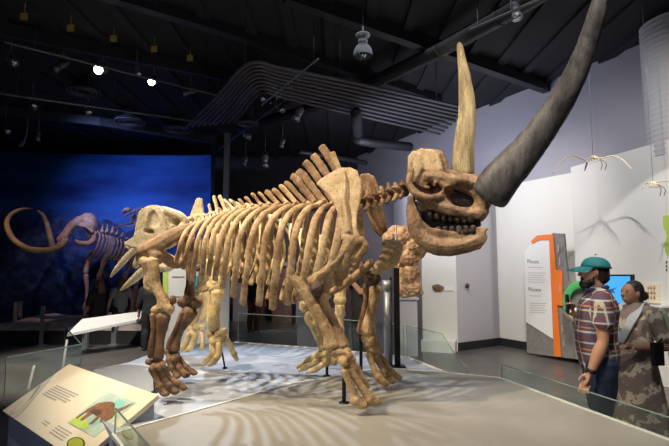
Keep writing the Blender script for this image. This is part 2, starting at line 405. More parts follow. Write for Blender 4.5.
# platforms ------------------------------------------------------
PZ = .60
def poly_platform(name, px, mat, z=PZ, extra=()):
    bm = bmesh.new(); pts = [at_z(x, y, z) for x, y in px]+[Vector(e) for e in extra]
    prism(bm, pts, (0, 0, -z)); return st(name, bm, mat)
cA = at_z(95, 370, PZ); cB = at_z(113, 434, PZ)
cA0 = at_z(40, 398, PZ)
pBR = at_z(669, 440, PZ)
e1 = cA; e2 = at_z(127, 363, PZ); e3 = at_z(292, 384, PZ)
edgeB = (at_z(669, 440, PZ)-at_z(500, 378, PZ)).normalized()
BR = at_z(500, 378, PZ)+edgeB*3.4
BL = cB+Vector((.58, -.81, 0))*1.4
poly_platform('platform_grey', [(113, 434), (292, 384), (385, 368), (448, 373), (500, 378)], [M['platB']], extra=(tuple(BR), tuple(BR+Vector((-1.6, -.6, 0))), tuple(BL)))
# the blue-grey flank of the grey platform and the pale platform behind
poly_platform('platform_rhino', [(70, 381), (95, 370), (127, 363), (292, 384), (113, 434)], [M['plat']], z=PZ-.004)
poly_platform('platform_back', [(292, 384), (127, 363), (176, 344), (235, 342), (330, 349), (407, 357), (448, 373), (385, 368)], [M['plat']], z=PZ-.006)
for nm in ('platform_grey', 'platform_rhino', 'platform_back'):
    o = bpy.data.objects[nm]; o.data.materials.append(M['bluebox'])
    for p in o.data.polygons:
        if abs(p.normal.z) < .5: p.material_index = 1
for n_, nm in enumerate(('platform_grey', 'platform_rhino', 'platform_back')): bpy.data.objects[nm].name = ['floor_platform_front', 'floor_platform_side', 'floor_platform_back'][n_]
def strip(name, px, w, z0, h, mat=None):
    bm = bmesh.new(); P = [at_z(x, y, PZ) if not isinstance(x, Vector) else x for x, y in px]
    for a, b in zip(P, P[1:]):
        d = (b-a).normalized(); n = Vector((-d.y, d.x, 0))*w/2
        prism(bm, [a+n+Vector((0, 0, z0)), b+n+Vector((0, 0, z0)), b-n+Vector((0, 0, z0)), a-n+Vector((0, 0, z0))], (0, 0, h))
    return st(name, bm, mat or M['white'])
strip('trim_2', [(113, 434), (292, 384), (385, 368), (448, 373), (500, 378), (BR, 0)], .022, -.02, .028)
strip('trim_3', [(95, 370), (127, 363), (292, 384)], .014, -.02, .022)
strip('trim_4', [(cB, 0), (BL, 0)], .02, -.02, .026)
strip('trim_5', [(235, 342), (330, 349), (407, 357), (448, 373)], .02, -.02, .026)

# glass guards ----------------------------------------------------
def pane(label, foot, tops, grp='low glass guard panes round the platforms', z0=PZ+.009):
    """foot: two pixels on the platform edge; tops: heights in metres along it, list of (t, h)"""
    a, b = [f if isinstance(f, Vector) else at_z(*f, PZ) for f in foot]
    a = Vector((a.x, a.y, z0)); b = Vector((b.x, b.y, z0)); d = b-a
    t = thing('glass_guard', label, 'glass panel', a, grp)
    n = Vector((-d.y, d.x, 0)).normalized()*.010
    bm = bmesh.new(); pts = [a-n/2]+[b-n/2]+[a+d*u+Vector((0, 0, h))-n/2 for u, h in reversed(tops)]
    prism(bm, pts, n); link('pane', bm, M['glass'], t, False)
    bm = bmesh.new()
    for (u0, h0), (u1, h1) in zip(tops, tops[1:]):
        tube(bm, [a+d*u0+Vector((0, 0, h0+.003)), a+d*u1+Vector((0, 0, h1+.003))], .0055, 6)
    for u, h in (tops[0], tops[-1]): tube(bm, [a+d*u, a+d*u+Vector((0, 0, h))], .005, 6)
    link('polished_edge', bm, M['glassedge'], t, False)
    return t
pane('low glass guard pane along the right platform edge, in front of the two visitors', [(502, 379), BR], [(0, .125), (1, .125)])
pane('low glass guard pane at the near left corner of the grey platform', [cB+Vector((.02, -.02, 0)), BL], [(0, .15), (1, .15)])
pane('glass guard pane with a slanted cut end at the far platform edge', [(467, 375), (407, 357)], [(0, .06), (.10, .10), (.36, .34), (1, .36)])
pane('tall glass guard pane behind the skeletons, left of the black post', [(330, 349), (404, 357)], [(0, .38), (1, .36)])
pane('widest tall glass guard pane behind the pale skeleton', [(238, 342), (328, 349)], [(0, .39), (1, .38)])
gA = at_z(80, 372, PZ)
pane('glass guard pane at the left end, above the cream reading panel', [(80, 373), (4, 398)], [(0, .27), (1, .31)])
pane('short glass guard pane turning away at the left platform corner', [(80, 373), (64, 352)], [(0, .27), (1, .30)])
# floor strip lights / white kerbs seen through the left glass
for nm, a_, b_ in (('glass_clip', (58, 354), (62, 374)), ('glass_clip', (22, 374), (28, 389))):
    bm = bmesh.new(); p = at_z(*b_, .62); q = Vector((p.x-.05, p.y+.15, .92 if nm and a_[0] > 30 else .78))
    sweep(bm, [(*p, .012, .012), (*q, .012, .012)], (0, 1, 0), 6)
    props(link(nm, bm, M['white']), 'white upright glass clip ' + ('nearest the tip of the cream reading panel' if a_[0] > 30 else 'left of the cream reading panel'), 'bracket', None)

# ================================================================ ceiling services
def zpts(px, z): return [at_z(x, y, z) for x, y in px]
def beam(name, label, px, z, w, h, mat, cat='beam', ext=0):
    P = zpts(px, z); bm = bmesh.new()
    for a, b in zip(P, P[1:]):
        d = (b-a).normalized(); n = Vector((-d.y, d.x, 0))*w/2
        prism(bm, [a+n-Vector((0, 0, h/2)), b+n-Vector((0, 0, h/2)), b-n-Vector((0, 0, h/2)), a-n-Vector((0, 0, h/2))], (0, 0, h))
    return props(link(name, bm, mat, None, False), label, cat)
beam('ceiling_beam', 'black ceiling beam above the hanging dome lamp, running to the right', [(285, -6), (432, 46), (560, 92)], 5.28, .16, .22, M['duct'])
beam('ceiling_beam', 'long black ceiling beam crossing the upper left, above the yellow tags', [(60, -20), (200, 22), (362, 74), (440, 100)], 5.31, .16, .16, M['duct'])
beam('ceiling_beam', 'faint black ceiling beam behind the row of yellow tags', [(-30, 22), (90, 48), (200, 70), (250, 82)], 5.25, .10, .2, M['duct'])
beam('ceiling_beam', 'lowest black ceiling beam, just above the blue mural', [(-20, 108), (100, 122), (215, 140)], 5.2, .12, .2, M['duct'])
bm = bmesh.new(); tube(bm, zpts([(240, 128), (300, 112), (372, 83), (440, 50), (500, 17), (560, -18)], 5.1), .12, 16)
for t in ((372, 83), (440, 50), (500, 17)):
    p = at_z(*t, 5.1); d = (at_z(500, 17, 5.1)-at_z(440, 50, 5.1)).normalized(); cyl(bm, p-d*.03, p+d*.03, .13, seg=16)
props(link('air_duct', bm, M['duct']), 'long round black air duct rising to the right above the tan horn', 'duct')
bm = bmesh.new(); tube(bm, zpts([(356, 112), (358, 134)], 4.7)+zpts([(362, 141), (410, 147)], 4.55), .11, 12, 3)
props(link('air_duct', bm, M['duct']), 'short round black duct elbow with open end, above the neck bones', 'duct')
bm = bmesh.new(); tube(bm, zpts([(300, 152), (340, 158), (366, 163)], 4.4), .06, 10)
props(link('pipe', bm, M['duct']), 'thin black pipe ending above the shoulder blade', 'pipe')
# bundle of conduits
outer = [(186, 127), (215, 98), (240, 70), (256, 62), (280, 68), (340, 80), (400, 93), (470, 109)]
inner = [(234, 122), (243, 112), (253, 99), (264, 92), (285, 98), (340, 111), (400, 125), (440, 134)]
for i in range(9):
    t = i/8; px = [(a[0]*(1-t)+b[0]*t, a[1]*(1-t)+b[1]*t) for a, b in zip(outer, inner)]
    bm = bmesh.new(); P = cr([(*at_z(x, y, 4.9), .031, .031) for x, y in px], 6); sweep(bm, P, (0, 0, 1), 8)
    props(link('conduit', bm, M['conduit']), ('outermost grey conduit of the bent bundle under the ceiling' if i == 0 else 'innermost grey conduit of the bent bundle under the ceiling' if i == 8 else ['','second','third','fourth','middle','sixth','seventh','eighth'][i]+' grey conduit counted from the outer edge of the bent bundle'), 'conduit', 'conduits in the bent bundle')
# trapeze bar with its drop rods and bolts
t = thing('support_bar', 'slim steel strut bar hung across the bend of the grey conduits', 'bar', at_z(288, 83, 4.72))
a, b = at_z(262, 105, 4.75), at_z(318, 59, 4.75)
bm = bmesh.new(); sweep(bm, [(*a, .018, .018), (*b, .018, .018)], (0, 0, 1), 4); link('rail', bm, M['steel'], t, False)
for u in (.08, .94):
    p = a.lerp(b, u); bm = bmesh.new(); cyl(bm, p, (p.x, p.y, CEIL), .008, seg=6); link('drop_rod', bm, M['duct'], t)
for k in range(5):
    p = a.lerp(b, .12+.13*k)+Vector((.06, 0, -.05)); bm = bmesh.new(); ell(bm, p, (.014, .014, .014), seg=8); link('bolt', bm, M['chrome'], t)
# thin hanging wires
for k, (x0, y0) in enumerate(((245, 40), (340, 50), (203, 20), (436, 78))):
    p = at_z(x0, y0, 5.0); bm = bmesh.new(); cyl(bm, (p.x, p.y, 4.6), (p.x, p.y, CEIL), .006, seg=6)
    props(link('hanging_rod', bm, M['duct']), ['thin black hanging rod beside the conduit bend', 'thin black hanging rod left of the dome lamp', 'thin black hanging rod at the upper left of the conduits', 'thin black hanging rod left of the tan horn tip'][k], 'rod')
# dome pendant lamp
p = at_z(363, 56, 4.7)
t = thing('dome_lamp', 'grey dome pendant lamp hanging above the tall back spines', 'lamp', p)
bm = bmesh.new(); prof = [(.135, -.0), (.138, .03), (.128, .09), (.10, .14), (.065, .17), (.05, .19), (.0, .20)]
for (r0, z0), (r1, z1) in zip(prof, prof[1:]):
    for k in range(20):
        a0, a1 = 2*PI*k/20, 2*PI*(k+1)/20
        vs = [bm.verts.new(p+Vector((r*math.cos(q), r*math.sin(q), z))) for r, q, z in ((r0, a0, z0), (r0, a1, z0), (r1, a1, z1), (r1, a0, z1))]; bm.faces.new(vs)
bmesh.ops.remove_doubles(bm, verts=bm.verts, dist=.0005); link('lamp_shade', bm, M['steel'], t)
bm = bmesh.new(); ell(bm, p+Vector((0, 0, .22)), (.07, .07, .06)); ell(bm, p+Vector((0, 0, .31)), (.11, .11, .045)); cyl(bm, p+Vector((0, 0, .18)), (p.x, p.y, CEIL), .014); link('lamp_stem', bm, M['steel'], t)
bm = bmesh.new(); ell(bm, p+Vector((0, 0, .045)), (.06, .06, .07)); link('bulb', bm, M['chrome'], t)
# track and spot lamps
def track(px, z, label):
    P = zpts(px, z); bm = bmesh.new(); sweep(bm, [(*P[0], .02, .02), (*P[1], .02, .02)], (0, 0, 1), 4)
    for u in (.1, .5, .9):
        q = P[0].lerp(P[1], u); cyl(bm, q, (q.x, q.y, CEIL), .006, seg=6)
    props(link('light_track', bm, M['lampm'], None, False), label, 'light track')
track([(5, 42), (235, 100)], 4.9, 'dark light track across the upper left, carrying the lit spots')
track([(-10, 92), (215, 124)], 4.75, 'lower dark light track just above the blue mural')
track([(205, 160), (285, 100)], 4.7, 'dark light track rising behind the conduit bundle')
track([(470, 30), (560, -10)], 4.9, 'dark light track at the top right, left of the great horn')
def spotlamp(px, z, label, aim=(.2, -.5, -1), lit=False, s=1, mat=None, light=None):
    p = at_z(*px, z); d = Vector(aim).normalized(); t = thing('spot_lamp', label, 'spotlight', p, 'track spot lamps')
    bm = bmesh.new(); cyl(bm, p-d*.11*s, p+d*.02*s, .045*s, .052*s); cyl(bm, p+d*.02*s, p+d*.10*s, .052*s, .072*s); ell(bm, p-d*.11*s, (.045*s,)*3)
    for k in range(3): cyl(bm, p-d*(.04+.03*k)*s, p-d*(.046+.03*k)*s, .056*s)
    link('lamp_housing', bm, mat or M['lampm'], t)
    bm = bmesh.new(); cyl(bm, p+d*.085*s, p+d*.105*s, .060*s); link('lens', bm, M['glow'] if lit else M['chrome'], t)
    bm = bmesh.new(); q = p-d*.05*s; tube(bm, [q+Vector((.06*s, 0, 0)), q+Vector((.06*s, 0, .12*s)), q+Vector((0, 0, .14*s)), q+Vector((-.06*s, 0, .12*s)), q+Vector((-.06*s, 0, 0))], .007*s, 6)
    cyl(bm, q+Vector((0, 0, .13*s)), (q.x, q.y, CEIL), .008, seg=6); link('bracket', bm, M['lampm'], t)
    return t
L = [((101, 70), 4.9, 'brightly lit spotlight, left of the two glaring ones on the upper track', True, (.1, -.9, -.35), 1.2),
     ((153, 82), 4.9, 'brightly lit round spotlight, right of the two glaring ones on the upper track', True, (.1, -.9, -.35), 1.0),
     ((188, 92), 4.9, 'dark spotlight with a bluish rim at the right end of the upper track', False, (-.8, -.3, -.3), 1.0),
     ((137, 71), 4.9, 'small pale spotlight between the two glaring lamps', False, (.4, -.2, -1), .7),
     ((60, 66), 4.9, 'tilted dark spotlight left of the glaring lamps', False, (-.8, -.2, -.6), 1.1),
     ((12, 61), 4.9, 'dark spotlight at the far upper left', False, (.6, -.3, -.4), 1.0),
     ((88, 111), 4.75, 'white-rimmed spotlight on the lower track under the round vents', False, (.5, -.9, -.5), 1.1),
     ((33, 104), 4.75, 'dim spotlight on the lower track at left', False, (.5, -.4, -.7), 1.0),
     ((6, 130), 4.6, 'small spotlight beside the left picture edge', False, (.8, -.5, -.5), 1.0),
     ((38, 137), 4.6, 'lowest dim spotlight above the left part of the mural', False, (.2, -.5, -1), .9),
     ((298, 115), 4.7, 'silver tilted spotlight under the conduit bend', False, (-.45, -.4, -1), 1.3),
     ((280, 108), 4.8, 'dark spotlight with a bright rim under the conduit bend', False, (.6, -.5, -.6), 1.0),
     ((262, 97), 4.8, 'small dark spotlight at the lower end of the strut bar', False, (.3, -.5, -.7), .8),
     ((265, 162), 4.3, 'bright silver spotlight hanging low above the rib cage', False, (0, -.3, -1), 1.4),
     ((247, 136), 4.5, 'small bright spotlight left of the low silver one', False, (.6, -.6, -.4), .9),
     ((245, 162), 4.3, 'dim small spotlight left of the low silver one', False, (-.3, -.3, -1), .9),
     ((282, 144), 4.5, 'small spotlight above the low silver one', False, (-.3, -.3, -1), .9),
     ((516, 12), 4.9, 'silver spotlight at the top between the two horns', False, (0, -.3, -1), 1.0)]
for px, z, lab, lit, aim, s in L: spotlamp(px, z, lab, aim, lit, s, M['steel'] if 'silver' in lab else None)
# round ceiling vents
for px, z, r, lab in (((84, 92), 5.1, .30, 'round dark ceiling vent left of the others'), ((130, 122), 5.1, .34, 'round dark ceiling vent in the middle of the left three'),
                      ((178, 130), 5.1, .34, 'round dark ceiling vent nearest the grey column'), ((248, 124), 4.7, .22, 'pale-rimmed round ceiling vent under the conduit bundle')):
    p = at_z(*px, z); t = thing('ceiling_vent', lab, 'vent', p, 'round ceiling vents')
    bm = bmesh.new()
    for rr in (1, .75, .5): tube(bm, [p+Vector((r*rr*math.cos(q), r*rr*math.sin(q), 0)) for q in [2*PI*k/24 for k in range(25)]], .014, 6)
    link('ring', bm, M['conduit'], t)
    bm = bmesh.new(); cyl(bm, p+Vector((0, 0, .02)), p+Vector((0, 0, .06)), r*1.0, seg=24); cyl(bm, p+Vector((0, 0, .06)), (p.x, p.y, CEIL), r*.5); link('duct_neck', bm, M['ceil'], t)
# yellow tags under the beam
for i, (x, y) in enumerate(((24, 16.5), (70.5, 28), (113.5, 38.5), (154, 49), (190, 58))):
    p = at_z(x, y, 5.1); bm = bmesh.new(); box(bm, p, (.10, .01, .10)); box(bm, p+Vector((0, .01, .12)), (.006, .006, .16))
    props(link('beam_tag', bm, M['yel'], None, False), ['small yellow square tag at the far upper left corner', 'second small yellow tag from the left in the ceiling row', 'middle small yellow tag of the ceiling row', 'fourth small yellow tag, above the round lit lamp', 'small yellow tag at the right end of the ceiling row'][i], 'tag', 'yellow tags in a row')
p = at_z(22, 141, 4.6); bm = bmesh.new(); prism(bm, [p+Vector((-.08, 0, -.14)), p+Vector((.03, 0, -.12)), p+Vector((.10, 0, .16))], (0, .02, 0))
cyl(bm, p+Vector((.1, .01, .15)), (p.x+.1, p.y+.01, CEIL), .006, seg=6)
props(link('pennant', bm, M['steel'], None, False), 'small pale triangular flap hanging above the left of the mural', 'sign')
# ribbed hanging drum at the upper right
c = Vector((5.12, 6.88, 3.25)); bm = bmesh.new(); R0 = .50; H = 2.02; NR = 26; ring = []
for j in range(NR*3+1):
    z = c.z+H*j/(NR*3); rr = R0+(.006 if j % 3 == 0 else 0)
    ring.append([bm.verts.new((c.x+rr*math.cos(2*PI*k/48), c.y+rr*math.sin(2*PI*k/48), z)) for k in range(48)])
for a_, b_ in zip(ring, ring[1:]):
    for k in range(48): bm.faces.new((a_[k], a_[(k+1) % 48], b_[(k+1) % 48], b_[k]))
bm.faces.new(ring[0]); bm.faces.new(ring[-1])
cyl(bm, c+Vector((0, 0, H)), (c.x, c.y, CEIL), .03)
props(link('fabric_drum', bm, flat('grey_ribbed_cloth', (.50, .50, .52), .8), None, False), 'tall pale ribbed cloth drum hanging at the upper right', 'drum')
# ================================================================ skeleton tracing helper
class Body:
    """a body with a midline plane; s = metres to the near side of that plane"""
    def __init__(self, P, ang):
        self.P = Vector(P); self.n = Vector((-math.sin(ang), -math.cos(ang), 0)); self.u = Vector((math.cos(ang), -math.sin(ang), 0))
    def at(self, x, y, s=0): return on_plane(x, y, self.P+self.n*s, self.n)
    def pt(self, q):
        x, y, s, w = q[:4]; d = q[4] if len(q) > 4 else w
        p = self.at(x, y, s); k = pxm(p); return (p.x, p.y, p.z, w*k, d*k)
    def stroke(self, bm, pts, n=4, seg=8):
        sweep(bm, cr([self.pt(q) for q in pts], n), self.n, seg)
    def blob(self, bm, x, y, s, rx, ry=None, rz=None, rot=0):
        p = self.at(x, y, s); k = pxm(p); ry = ry or rx; rz = rz or rx
        q = Matrix((self.u, self.n, Vector((0, 0, 1)))).transposed().to_4x4() @ Matrix.Rotation(rot, 4, 'Y')
        m = Matrix.Translation(p) @ q @ Matrix.Diagonal((rx*k, rz*k, ry*k, 1))
        bmesh.ops.create_uvsphere(bm, u_segments=12, v_segments=8, radius=1, matrix=m)
    def plate(self, bm, px, s, th):
        """px: outline in pixels, s a number or function(x,y); th metres"""
        f = s if callable(s) else (lambda x, y: s)
        prism(bm, [self.at(x, y, f(x, y))+self.n*th/2 for x, y in px], -self.n*th)
    def bone(self, name, mat, parent, strokes=(), blobs=(), vox=.009, amp=.003, fr=22, label=None):
        bm = bmesh.new()
        for s in strokes: self.stroke(bm, s)
        for b in blobs: self.blob(bm, *b)
        return fuse(name, bm, vox, mat, parent, amp, fr, 1, label)
B = Body((-1.4, 4.27, 0), math.radians(9.4))
SN, SF = .34, -.34
rh = thing('woolly_rhinoceros_skeleton', 'huge brown rhinoceros skeleton with two tall horns, standing in the middle of the platforms', 'skeleton', at_z(260, 390, PZ))
# ---- vertebral column
spine = [(186, 232), (192, 228), (200, 224), (207.5, 220.5), (215, 217.5), (222.5, 214.5), (230, 212), (238, 210), (246, 208.5), (254, 207), (262, 206), (270, 205.5), (279, 205), (288, 204.5), (297, 204), (306, 203.5), (315, 203), (325, 203), (335, 203), (345, 202.5), (355, 202)]
tops = {5: (219, 208), 6: (227, 205), 7: (233, 201), 8: (239, 199), 9: (245, 196.5), 10: (252, 193), 11: (259, 192), 12: (266, 190.5), 13: (273, 188.5), 14: (280, 184.5), 15: (285.5, 181), 16: (292, 174), 17: (298, 169), 18: (305, 160), 19: (313, 153.5), 20: (321.5, 144.5)}
for i in range(1, 21):
    x, y = spine[i]; bm = bmesh.new()
    B.blob(bm, x, y+1, 0, 3.6, 4.2, 5)
    B.stroke(bm, [(x-1, y-1, 0, 2.2), (x-1, y-2, .06, 1.8), (x-2, y-1, .11, 1.5)], 2); B.stroke(bm, [(x, y-1, 0, 2.2), (x-1, y-2, -.06, 1.8), (x-1, y-1, -.11, 1.5)], 2)
    if i in tops:
        tx, ty = tops[i]; w = 2.2 if i < 12 else (3.4 if i < 16 else 5.0)
        B.stroke(bm, [(x, y, 0, w*.8, 2.4), ((x*.6+tx*.4), (y*.6+ty*.4), 0, w*.82, 1.5), ((x*.2+tx*.8), (y*.2+ty*.8), 0, w*.95, 1.6), (tx, ty+w*.4, 0, w*.85, 1.9)])
    else:
        B.stroke(bm, [(x, y, 0, 2.6, 2), (x-1, y-6, 0, 2.4, 1.4)])
    fuse('vertebra', bm, .009, M['tan'] if i in tops and i < 15 else (M['light'] if i < 6 else M['mid']), rh, .003, 25, 1)
# last two tall spines over the shoulder
for (bx, by, tx, ty, w) in ((348, 200, 331.5, 151, 4.8), (358, 198, 344, 170, 4.2)):
    bm = bmesh.new(); B.blob(bm, bx-8, by+2, 0, 4.2, 4.4, 5); B.stroke(bm, [(bx-8, by, 0, w*.8, 2.4), ((bx+tx)/2, (by+ty)/2, 0, w*.85, 1.6), (tx, ty+w*.4, 0, w*.85, 1.9)])
    fuse('vertebra', bm, .009, M['tan'], rh, .003, 25, 1)
# ---- neck
for i, (x, y, r) in enumerate(((362, 203, 5), (369, 202, 5), (376, 199.5, 5.2), (383, 198, 5.2), (390, 195, 5.5), (397, 192.5, 6), (404, 190, 7))):
    r *= 1.25; bm = bmesh.new(); B.blob(bm, x, y, 0, r*.72, r*.85, r*1.1)
    B.stroke(bm, [(x, y-2, 0, 2.6), (x-1, y-6, .02, 2.6), (x-2, y-11 if i < 5 else y-9, 0, 2.2)], 2)
    for sg in (1, -1):
        B.stroke(bm, [(x, y, 0, 2.5), (x-1, y+3, .09*sg, 2.4, 1.6), (x-4, y+8, .14*sg, 2.4, 1.6)], 2)
        B.stroke(bm, [(x+3, y-3, .05*sg, 1.8), (x-4, y-5, .09*sg, 2.2)], 2)
    fuse('neck_vertebra', bm, .008, M['mid'] if i % 2 else M['brown'], rh, .003, 30, 1)
# ---- ribs: (x at top, x at y 240, bottom x, bottom y)
RB = [(206, 182, 176, 262), (217, 190, 183, 268), (229, 198, 192, 280), (239, 205.5, 201, 285), (248, 212.5, 208.5, 275), (256, 220, 215, 280), (265, 228.5, 222.5, 287), (275, 239, 233, 296), (286, 251, 242.5, 304), (297, 265, 259, 305), (308, 279, 272, 309), (320, 294, 287, 304), (333, 310, 300, 300), (343, 324, 312, 297), (351, 337, 325, 292), (357, 349, 338, 285)]
def spine_y(x):
    for (x0, y0), (x1, y1) in zip(spine, spine[1:]):
        if x0 <= x <= x1: return y0+(y1-y0)*(x-x0)/(x1-x0)
    return 203
for i, (xt, xm, xb, yb) in enumerate(RB):
    yt = spine_y(xt)+1; w = 2.35+.10*i; h = 240
    ym = yt+(240-yt)*.38
    near = [(xt, yt, .05, w*.8, 1.6), (xt-(xt-xm)*.40, yt+(h-yt)*.10, .20, w*.9, 2), (xt-(xt-xm)*.76, yt+(h-yt)*.40, .34, w, 2), (xm, h, .41, w*1.05, 1.8), ((xm+xb)/2, (h+yb)/2, .40, w*1.1, 1.7), (xb, yb, .33, w*1.15, 1.7)]
    for sg in (1, -1):
        bm = bmesh.new()
        if sg == 1: P3 = [B.pt(q) for q in near]
        else:
            P3 = []
            for q in near:
                p = B.pt(q); v = Vector(p[:3])-B.n*(2*q[2]); P3.append((*v, p[3], p[4]))
        # flat across the wide face: the rib's broad face follows the barrel
        Q = cr(P3, 5); sweep(bm, Q, B.n, 10)
        ell(bm, P3[0][:3], (.03, .03, .03), seg=8)
        for v in bm.verts: v.co += v.co.normalized()*0 + Vector((noise.noise(v.co*11), noise.noise(v.co*11+Vector((5, 0, 0))), noise.noise(v.co*11+Vector((0, 7, 0)))))*.004
        o = link('rib', bm, M['rib'] if (sg == 1) else M['tan'], rh)
# ---- pelvis
B.bone('pelvis', M['mid'], rh,
  strokes=[[(193, 226, .12, 3.5, 4), (184, 230, .18, 6, 4), (172, 236, .26, 8, 4), (160, 243, .30, 8.5, 5), (149, 249, .30, 7.5, 5), (140, 252, .27, 5.5, 4)],
           [(193, 226, -.12, 3.5, 4), (184, 230, -.18, 6, 4), (172, 236, -.26, 8, 4), (160, 243, -.30, 8.5, 5), (149, 249, -.30, 7.5, 5)],
           [(152, 252, .30, 6), (163, 256, .26, 6), (174, 264, .14, 5), (181, 262, 0, 4.5), (184, 250, 0, 3.5), (180, 238, .1, 3.5)],
           [(163, 256, -.26, 6), (174, 262, -.14, 5), (181, 262, 0, 4.5)],
           [(190, 228, .14, 5), (189, 229, 0, 6), (190, 230, -.14, 5)]],
  blobs=[(156, 255, .30, 8, 7, 6)])
B.bone('caudal_vertebrae', M['light'], rh, strokes=[[(188, 231, 0, 4), (180, 232, 0, 3.4), (172, 236, 0, 2.6), (165, 243, 0, 2)]])
# ---- near hind leg
S = .34
B.bone('femur', M['tan'], rh, strokes=[[(149, 262, S, 9, 7), (152, 272, S, 8.5, 6), (154, 283, S, 7, 5), (159, 292, S, 5.4, 5), (163, 300, S, 6.5, 6), (164, 308, S, 9, 7)], [(150, 268, S, 6, 4), (146.5, 287, S, 3, 3), (155, 290, S, 3, 3)]],
  blobs=[(157, 259, .29, 7, 6, 6), (144, 262, S, 5, 6, 5), (157, 310, S, 6, 5, 6), (169, 309, S, 6, 6, 6)])
B.bone('kneecap', M['brown'], rh, blobs=[(173, 300, S, 3.6, 5, 4)])
B.bone('tibia', M['brown'], rh, strokes=[[(163, 316, S, 8.5, 7), (162, 326, S, 6.2), (160, 338, S, 5), (159, 349, S, 5.2), (158, 357, S, 6.2)]])
B.bone('fibula', M['brown'], rh, strokes=[[(153, 315, S+.03, 3.6), (153, 330, S+.04, 2.4), (151, 345, S+.04, 3), (151, 356, S+.03, 3.8)]])
def foot(x0, y0, toes, S, mat, heel=None, r=4.2, ankw=8):
    """toes: list of polylines"""
    st_ = [[(x0-ankw*.6, y0, S, r), (x0+ankw*.6, y0+1, S, r)]]
    bl = [(x0-ankw*.5, y0+4, S+.04, r*.9), (x0+ankw*.1, y0+5, S+.05, r*.9), (x0+ankw*.6, y0+4, S+.02, r*.9)]
    if heel: st_.append([(x0, y0+2, S, r), (*heel, S, r*.85)])
    B.bone('ankle', mat, rh, strokes=st_, blobs=bl, vox=.008)
    for j, (pts, ds) in enumerate(toes):
        q = [(x, y, S+ds, w*1.15) for x, y, w in pts]
        o = B.bone('toe', mat, rh, strokes=[q], blobs=[(q[-1][0], q[-1][1], q[-1][2], q[-1][3]*1.2, q[-1][3]*.75, q[-1][3]*1.1), (q[-2][0], q[-2][1], q[-2][2], q[-2][3]*1.25)], vox=.008, amp=.002)
foot(158, 363, [([(152, 368, 3.6), (156, 378, 2.8), (160, 387, 3.4), (165, 393.5, 3.6)], .05), ([(159, 370, 3.8), (164, 380, 3), (169, 387, 3.4), (175, 391.5, 3.6)], .02), ([(164, 368, 3.2), (170, 378, 2.6), (178, 384, 3), (184, 388, 2.8)], -.08)], S, M['brown'], heel=(148, 361))
# ---- far hind leg
S = -.30
B.bone('femur', M['brown'], rh, strokes=[[(186, 238, S, 6), (190, 248, S, 7.5, 6), (191, 262, S, 6.4), (191, 276, S, 5), (190, 288, S, 5), (190, 298, S, 7)]], blobs=[(183, 242, S, 6), (184, 302, S, 7, 6, 6), (196, 303, S, 6.5, 6, 6), (199, 268, S, 3.6)])
B.bone('tibia', M['brown'], rh, strokes=[[(190, 311, S, 9, 7), (187, 318, S, 7), (180, 329, S, 5), (176, 340, S, 5), (174, 349, S, 6.2)]])
B.bone('fibula', M['brown'], rh, strokes=[[(182, 313, S+.05, 3), (176, 328, S+.05, 2.2), (170, 341, S+.05, 2.6), (169, 348, S+.04, 3.2)]])
foot(173, 354, [([(169, 359, 3.4), (172, 368, 2.6), (177, 376, 3.2)], .05), ([(174, 359, 3.6), (179, 368, 2.8), (186, 375, 3.4)], .02), ([(178, 358, 3), (186, 367, 2.4), (194, 373, 2.8)], -.05)], S, M['brown'], r=3.9, ankw=7, heel=(166, 351))
# ---- shoulder blades
def scap(outline, ridge, s, mat, fs):
    bm = bmesh.new(); B.plate(bm, outline, fs, .022)
    B.stroke(bm, ridge)
    for a_, b_ in zip(outline, outline[1:]+outline[:1]): B.stroke(bm, [(a_[0], a_[1], fs(*a_), 1.3), (b_[0], b_[1], fs(*b_), 1.3)], 1, 6)
    return fuse('shoulder_blade', bm, .008, mat, rh, .003, 16, 2)
fs = lambda x, y: .24+.16*min(1, max(0, (y-168)/65))
scap([(317, 184), (321, 180), (330, 174), (341, 168.5), (350, 168), (356, 171), (360, 180), (361, 190), (359, 203), (356, 216), (356, 228), (359, 236), (350, 240), (341, 237), (341, 226), (338, 212), (334, 202), (327, 192)],
     [(344, 171, .27, 1.6), (345, 185, .31, 2.2), (344, 200, .34, 2.8), (346, 215, .38, 2.6), (349, 232, .41, 2.6)], S, M['light'], fs)
fs2 = lambda x, y: -.24-.12*min(1, max(0, (y-175)/60))
scap([(358, 180), (362, 175), (368, 174), (374, 178), (378, 188), (380, 200), (383, 215), (387, 230), (380, 236), (373, 228), (368, 212), (362, 198)],
     [(368, 177, -.24, 1.6), (372, 200, -.28, 2.2), (380, 228, -.33, 2.6)], S, M['mid'], fs2)
# ---- near front leg
S = .38
B.bone('humerus', M['tan'], rh, strokes=[[(352, 240, S, 9.5, 8), (347, 250, S, 8.5, 7), (338, 260, S, 7, 6), (328, 269, S, 5.8, 5), (319, 276, S, 6, 5.5), (312, 283, S, 8, 6)], [(357, 238, S, 4), (364, 246, S, 5), (358, 256, S, 4.5), (348, 262, S, 3)]], blobs=[(345, 238, S, 6.5, 5, 6), (360, 241, S, 6, 5.5, 6)])
B.bone('elbow_joint', M['dark'], rh, blobs=[(317, 289, S+.03, 7.2, 8, 7)], amp=.006)
B.bone('ulna', M['tan'], rh, strokes=[[(291, 277, S, 4.8, 4), (298, 283, S, 6.5, 5), (306, 292, S, 7.5, 5), (312, 303, S, 6.5, 5), (320, 318, S, 5.4, 4.5), (328, 332, S, 6, 5), (332, 346, S, 9, 6)]], blobs=[(290, 276, S, 4.2)])
B.bone('radius', M['mid'], rh, strokes=[[(319, 296, S-.05, 6.4), (326, 308, S-.05, 5), (334, 322, S-.05, 4.4), (340, 336, S-.04, 5.4), (343, 347, S-.02, 7)]])
